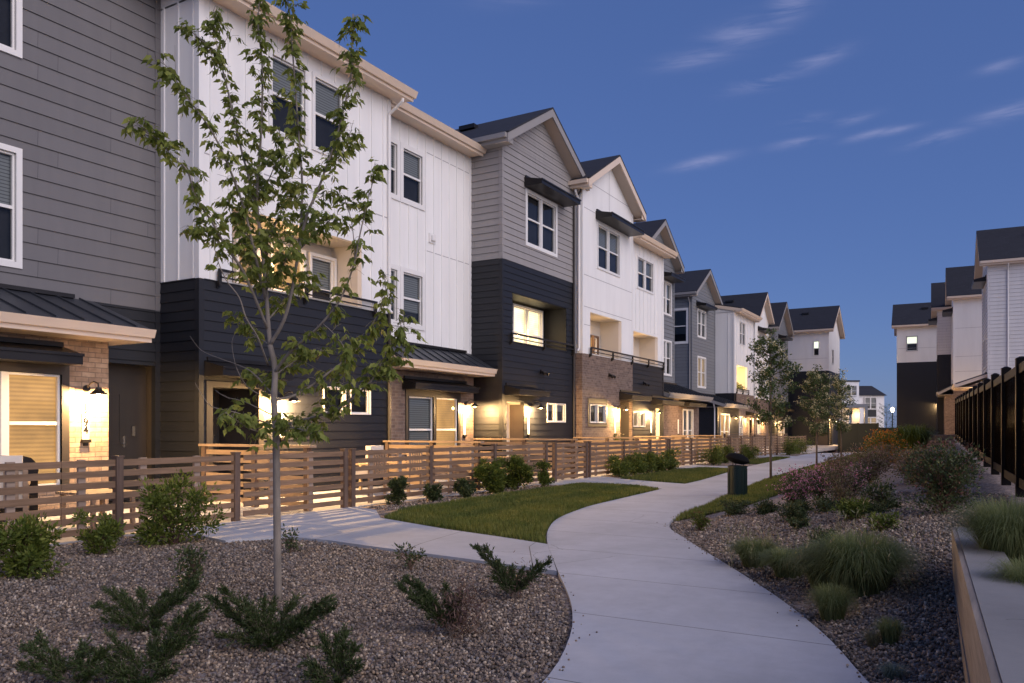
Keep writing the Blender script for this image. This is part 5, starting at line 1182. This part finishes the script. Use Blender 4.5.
# left bed small broadleaf saplings
shrub(-4.62, 6.0, .30, .15, 'tiny leafy sapling standing at the edge of the front walk', 260, 'dark_shrub_leaf', .035, seed=120, stems=7)
shrub(-6.35, 6.15, .26, .12, 'tiny leafy sprig behind the trunk of the young tree', 260, 'dark_shrub_leaf', .035, seed=121, stems=7)
shrub(-5.55, 4.35, .34, .16, 'small upright leafy shrub above the left juniper', 520, 'dark_shrub_leaf', .04, seed=122, stems=8)

def juniper(x, y, arms, label, seed, dry=0, h0=.0, fine=1.0):
    """arching feathery arms: (angle deg in the ground plane, reach m, height m)"""
    rs = np.random.default_rng(seed); z0 = zt(x, y)-.03; rt = root('juniper', (x, y, z0), label, 'shrub', YAW, 'junipers in the near gravel bed')
    w = MB(); P = []; D = []; S = []
    for (ang, reach, hh) in arms:
        reach *= .76; hh *= .86
        a = R(ang); tip = Vector((math.cos(a)*reach, math.sin(a)*reach, hh)); c1 = Vector((tip.x*.35, tip.y*.35, hh*.55))
        pts = []
        for i in range(9):
            t_ = i/8; pts.append((1-t_)**2*Vector((0, 0, .01))+2*t_*(1-t_)*c1+t_*t_*tip)
        w.tube(pts, [.007*(1-i/10) for i in range(9)], 4, False)
        L_ = tip.length
        nside = int(L_*190*fine)
        for j in range(nside):
            t_ = rs.uniform(.22, 1.0); p = (1-t_)**2*Vector((0, 0, .01))+2*t_*(1-t_)*c1+t_*t_*tip; ax = ((tip-c1)*t_+c1*(1-t_)).normalized()
            q = (ax*1.1+Vector(tuple(rs.normal(size=3)))*.55+Vector((0, 0, .25))).normalized(); ln = rs.uniform(.035, .10)*(1.2-t_*.55)
            w.tube([p, p+q*ln], [.002, .001], 3, False)
            m = int(28*fine); ts = rs.uniform(0.05, 1, m)
            for t2 in ts:
                P.append(tuple(p+q*ln*t2)); D.append(tuple(q*1.2+Vector(tuple(rs.normal(size=3)))*.55)); S.append(rs.uniform(.014, .028))
    w.build('branches', 'dark_bark', rt)
    P = np.array(P); D = np.array(D); S = np.array(S); v, f = leaf_cloud(P, D, S, 'needle')
    o = np_mesh('foliage', v, f, 'juniper', rt)
    if dry:
        m = dry; P = rs.normal(size=(m, 3))*np.array([.07, .07, .09])+np.array([.06, 0, .16]); P[:, 2] = np.abs(P[:, 2]); v, f = leaf_cloud(P, rs.normal(size=P.shape)+np.array([0, 0, .8]), rs.uniform(.02, .05, m), 'needle'); np_mesh('dry_twigs', v, f, 'dry_twig', rt)
juniper(-3.70, 3.42, [(175, .50, .36), (165, .36, .22), (190, .34, .42), (150, .3, .3), (5, .46, .34), (-8, .52, .30), (15, .36, .26), (30, .28, .2), (-25, .36, .2), (100, .25, .26), (60, .28, .3), (-60, .22, .1), (-100, .2, .12), (200, .36, .12), (120, .2, .3)], 'largest dark juniper, right in front of the young tree trunk', 201)
juniper(-4.72, 3.30, [(170, .34, .30), (185, .38, .20), (10, .40, .33), (-5, .34, .26), (20, .38, .36), (60, .2, .25), (120, .25, .26), (200, .3, .12), (-40, .22, .08), (-90, .18, .07), (150, .3, .25)], 'dark juniper left of the young tree with an arm reaching right', 202)
juniper(-3.72, 2.62, [(15, .36, .42), (30, .3, .44), (5, .3, .3), (175, .42, .20), (165, .30, .26), (190, .46, .14), (200, .25, .1), (60, .24, .34), (-20, .2, .1), (100, .2, .26), (-70, .2, .06), (-100, .2, .05)], 'juniper at the bottom left edge of the photo', 203)
juniper(-4.02, 2.40, [(175, .34, .24), (160, .3, .26), (10, .2, .2), (190, .3, .14), (100, .2, .2), (-30, .2, .1)], 'smaller juniper clump in the bottom left corner', 204)
juniper(-2.86, 3.12, [(150, .16, .26), (175, .22, .12), (90, .16, .28), (40, .12, .22), (-20, .12, .12), (190, .2, .06), (-90, .1, .05), (110, .16, .24)], 'small juniper at the bottom edge, right of the largest one', 205)
juniper(-2.92, 4.22, [(170, .46, .36), (160, .42, .40), (178, .34, .30), (120, .14, .34), (60, .12, .28), (80, .15, .26), (165, .3, .36)], 'half-dry juniper with brown twigs in the middle of the near bed', 206, dry=900)
juniper(-3.12, 5.35, [(165, .40, .46), (155, .32, .44), (20, .26, .30), (8, .36, .34), (100, .14, .26), (60, .16, .24), (140, .2, .32), (175, .2, .2)], 'small spiky juniper close to the front walk corner', 207, dry=120)

def grass_clump(x, y, h_, r, n, label, mat='ornamental_grass', seed=0, lean=(0, 0), group='ornamental grasses', wd=.003, plume=None):
    rs = np.random.default_rng(seed); z0 = zt(x, y)-.03; rt = root('ornamental_grass', (x, y, z0), label, 'grass clump', group=group)
    a = rs.uniform(0, 2*np.pi, n); out = rs.uniform(.05, 1.12, n)**.8; hh = h_*rs.uniform(.6, 1.05, n)*(1-.30*out); b = r*.42*np.sqrt(rs.uniform(0, 1, n)); ab = a+rs.normal(0, .5, n)
    bx, by = np.cos(ab)*b, np.sin(ab)*b; dx, dy = np.cos(a)*r*out+lean[0], np.sin(a)*r*out+lean[1]
    arc = rs.uniform(.3, 1.75, n)
    S = 5; V = np.empty((n, 2*S-1, 3)); px, py = -np.sin(a), np.cos(a)
    for i in range(S):
        t_ = i/(S-1); X = bx+dx*t_**1.35; Y = by+dy*t_**1.35; Z = hh*(1.9*t_-.9*t_**2.2)*(1) if True else 0
        Z = hh*np.sin(t_*(1.2+arc*out))
        w = wd*(1-t_*.75)
        if i < S-1: V[:, 2*i] = np.c_[X-px*w, Y-py*w, Z]; V[:, 2*i+1] = np.c_[X+px*w, Y+py*w, Z]
        else: V[:, 2*i] = np.c_[X, Y, Z]
    F = []
    for i in range(S-2): F += [(2*i, 2*i+1, 2*i+3), (2*i, 2*i+3, 2*i+2)]
    F += [(2*S-4, 2*S-3, 2*S-2)]
    F = np.array(F); np_mesh('blades', V.reshape(-1, 3), (F[None]+np.arange(n)[:, None, None]*(2*S-1)).reshape(-1, 3), mat, rt)
    if plume:
        m = plume; k = rs.choice(n, m, replace=False); P = V[k, 2*S-2]+np.array([0, 0, h_*.18]); P = np.repeat(P, 6, 0)+rs.normal(size=(m*6, 3))*np.array([.006, .006, .05]); v, f = leaf_cloud(P, rs.normal(size=P.shape)*.3+np.array([0, 0, 1]), rs.uniform(.02, .045, len(P)), 'needle'); np_mesh('seed_heads', v, f, 'pale_grass', rt)
    return rt
grass_clump(-.78, 6.5, .50, .40, 5200, 'largest dark ornamental grass in the right bed', seed=301, plume=60)
grass_clump(-1.05, 6.75, .40, .30, 2600, 'dark grass tuft merging into the left side of the largest one', seed=306)
grass_clump(-1.85, 7.75, .30, .27, 2200, 'pale-tipped grass tuft closest to the path, left of the largest', seed=302, plume=70)
grass_clump(-1.45, 7.25, .28, .26, 2000, 'grass tuft between the pale-tipped one and the largest', seed=303)
grass_clump(-.88, 5.85, .28, .17, 1700, 'fine light green grass tuft below the largest, near the path', seed=304, wd=.0016)
grass_clump(-.47, 5.28, .18, .10, 800, 'small grass tuft with dry left half near the retaining wall', seed=305, wd=.0014)
grass_clump(-.56, 5.26, .11, .08, 350, 'dry straw tuft leaning left of the small green one', 'pale_grass', seed=315, wd=.0014)
grass_clump(-.40, 4.66, .09, .09, 480, 'tiny blue-grey grass tuft at the bottom of the right bed', 'blue_grass', seed=307, wd=.0013)
grass_clump(.17, 5.9, .46, .36, 5600, 'big soft grass spilling over the retaining wall at the right edge', seed=308, wd=.0016)
grass_clump(.22, 4.75, .22, .22, 1500, 'lower grass at the right edge beyond the wall top', seed=309, wd=.0016)

# ------------------------------------------------------------------ litter bin
def bin_():
    x, y = -4.05, 15.5; z = zt(x, y)-.02; rt = root('litter_bin', (x, y, z), 'dark green cylindrical litter bin with a tilted round lid beside the path', 'litter bin')
    n = 32; b = MB()
    prof = [(.175, 0), (.178, .02), (.178, .58), (.186, .585), (.186, .61), (.165, .61), (.160, .50), (0.02, .49)]
    for (r, zz) in prof:
        for i in range(n): b.v.append((r*math.cos(2*math.pi*i/n), r*math.sin(2*math.pi*i/n), zz))
    for k in range(len(prof)-1):
        for i in range(n): b.f.append((k*n+i, k*n+(i+1) % n, (k+1)*n+(i+1) % n, (k+1)*n+i))
    b.f.append(tuple(range(n))[::-1]); o = b.build('body', 'green_plastic', rt, False)
    sl = MB(); 
    for i in range(0, n, 2):
        a = 2*math.pi*i/n; sl.box(-.004, .004, -.012, .012, .06, .55); 
        for q in range(8):
            vx, vy, vz = sl.v[-8+q]; vx += .181; sl.v[-8+q] = (vx*math.cos(a)-vy*math.sin(a), vx*math.sin(a)+vy*math.cos(a), vz)
    sl.build('rib', 'green_plastic', rt)
    ld = MB(); tilt = Matrix.Rotation(R(14), 4, 'Y')@Matrix.Rotation(R(-4), 4, 'X')
    pf = [(.02, -.085), (.10, -.078), (.18, -.045), (.235, 0), (.225, .02), (.17, .075), (.09, .105), (.001, .112)]
    for (r, zz) in pf:
        for i in range(n):
            q = tilt@Vector((r*math.cos(2*math.pi*i/n)*1.02, r*math.sin(2*math.pi*i/n)*1.02, zz)); ld.v.append((q.x+.0, q.y, q.z+.73))
    for k in range(len(pf)-1):
        for i in range(n): ld.f.append((k*n+i, k*n+(i+1) % n, (k+1)*n+(i+1) % n, (k+1)*n+i))
    ld.build('lid', 'matte_black', rt, True)
    hg = MB()
    for a in (0, 2.1, 4.2): hg.tube([(.12*math.cos(a), .12*math.sin(a), .55), (.12*math.cos(a), .12*math.sin(a), .70)], .008, 6)
    hg.build('bracket', 'dark_metal', rt)
bin_()

# ------------------------------------------------------------------ slatted planter box at the end of the bed, low warm light behind
def planter():
    x, y = -2.15, 31.2; z = zt(x, y)-.1; rt = root('planter_box', (x, y, z), 'long low slatted wooden planter lit warm from behind', 'planter', R(2.9)); m = MB()
    for i in range(4):
        m.box(0, 1.35, -.012, .012, .08+i*.11, .17+i*.11); m.box(0, 1.35, .80, .824, .08+i*.11, .17+i*.11)
        for a in (-.024, 1.35): m.box(a, a+.024, -.012, .824, .08+i*.11, .17+i*.11)
    m.build('slat_panel', 'rail_wood', rt); q = MB(); q.box(-.04, 1.39, -.06, .04, .52, .55); q.box(-.04, 1.39, .78, .87, .52, .55); q.build('cap_rail', 'rail_wood', rt)
    q = MB(); q.box(.02, 1.33, .02, .79, 0, .44); q.build('soil', 'soil', rt)
    for a in (.03, .66, 1.28): p = MB(); p.box(a, a+.06, .013, .07, -.1, .51); p.build('post', 'post_wood', rt)
planter()
grass_clump(-1.95, 29.6, .95, .85, 900, 'spiky arching plant in front of the slatted planter', 'shrub_leaf', seed=330, wd=.014, group=None)

# ------------------------------------------------------------------ patio furniture
def chair(x, y, rz, label, cush=True):
    rt = root('patio_chair', (x, y, -.01), label, 'chair', rz, 'patio chairs'); f = MB()
    for (a, b) in ((-.28, -.28), (.28, -.28), (-.28, .28), (.28, .28)):
        l = MB(); l.box(a-.025, a+.025, b-.025, b+.025, 0, .6 if b > 0 else .88); l.build('leg', 'divider_wood', rt)
    s = MB(); s.box(-.255, .255, -.30, .30, .34, .38); s.build('seat', 'divider_wood', rt)
    b = MB(); b.box(-.255, .255, -.30, -.27, .80, .88); [b.box(-.25+i*.1, -.19+i*.1, -.295, -.275, .40, .80) for i in range(6)]; b.build('backrest', 'divider_wood', rt)
    for a in (-.28, .28): m = MB(); m.box(a-.04, a+.04, -.25, .33, .601, .63); m.build('armrest', 'divider_wood', rt)
    if cush: c = MB(); c.box(-.25, .25, -.26, .28, .385, .50); c.box(-.25, .25, -.265, -.15, .505, .98); c.build('cushion', 'cushion', rt)
chair(-10.6, 12.3, R(100), 'patio chair with a pale cushion showing above the fence behind the young tree')
chair(-10.6, 13.5, R(100), 'bare wooden patio chair showing above the fence, left of the divider', False)
chair(-10.6, 5.4, R(60), 'wooden patio chair behind the fence in front of the lit bay window')
def table(x, y, label):
    rt = root('patio_table', (x, y, -.01), label, 'table'); t_ = MB(); [t_.box(-.4+i*.16, -.26+i*.16, -.35, .35, .44, .47) for i in range(5)]; t_.build('tabletop', 'divider_wood', rt)
    for a in (-.34, .34):
        for b in (-.28, .28): l = MB(); l.box(a-.025, a+.025, b-.025, b+.025, 0, .44); l.build('leg', 'divider_wood', rt)
table(-10.3, 6.5, 'low wooden table on the patio of the lit brick bay house')
def grill(x, y):
    rt = root('grill', (x, y, -.01), 'black covered grill seen through the fence slats in front of the lit bay window', 'grill'); b = MB(); b.tube([(-.3, 0, .75), (.3, 0, .75)], [.2, .2], 12); b.build('hood', 'dark_metal', rt)
    b = MB(); b.box(-.55, .55, -.2, .2, .66, .70); b.build('shelf', 'dark_metal', rt)
    for a in (-.3, .3): l = MB(); l.box(a-.02, a+.02, -.18, .18, 0, .66); l.build('leg', 'dark_metal', rt)
grill(-11.3, 5.9)
def pot(x, y, z, label, s=1.0, fl=None):
    rt = shrub(x, y, .35*s, .18*s, label, 260, 'shrub_leaf', .05*s, seed=int(400+y*3), cat='potted plant', name='potted_plant', stems=6, flowers=fl, fl_n=30, fl_size=.05)
    rt.location.z = z+.22*s; p = MB(); p.tube([(0, 0, -.22*s), (0, 0, 0)], [.09*s, .13*s], 14); p.build('pot', 'terracotta', rt)
pot(-10.4, 24.6, .55, 'white-flowered potted plant showing over the fence before the brown brick wall', fl='pale_leaf')
tb = root('plant_stand', (-10.4, 24.6, -.01), 'small wooden stand carrying the white-flowered pot', 'stand'); m_ = MB(); m_.box(-.2, .2, -.2, .2, .52, .55); m_.build('top', 'divider_wood', tb)
for a in (-.16, .16):
    for b in (-.16, .16): l = MB(); l.box(a-.02, a+.02, b-.02, b+.02, 0, .52); l.build('leg', 'divider_wood', tb)
pot(-13.7, 51.7, 3.0, 'bushy potted plant on the yellow-lit balcony', 3.0)
pot(-13.75, 52.8, 3.0, 'second bushy potted plant on the yellow-lit balcony, right of the first', 2.6)

# ------------------------------------------------------------------ distant street lamp
sl_ = root('street_lamp', (-8.7, 100.5, -.45), 'distant glowing street lamp beside the small tree in the gap', 'street lamp'); m_ = MB(); m_.tube([(0, 0, 0), (0, 0, 3.7)], [.08, .05], 8); m_.build('pole', 'dark_metal', sl_)
m_ = MB(); m_.tube([(0, 0, 3.68), (0, 0, 3.8), (0, 0, 4.1), (0, 0, 4.2)], [.08, .17, .17, .06], 10); m_.build('lamp_globe', 'far_lamp', sl_)
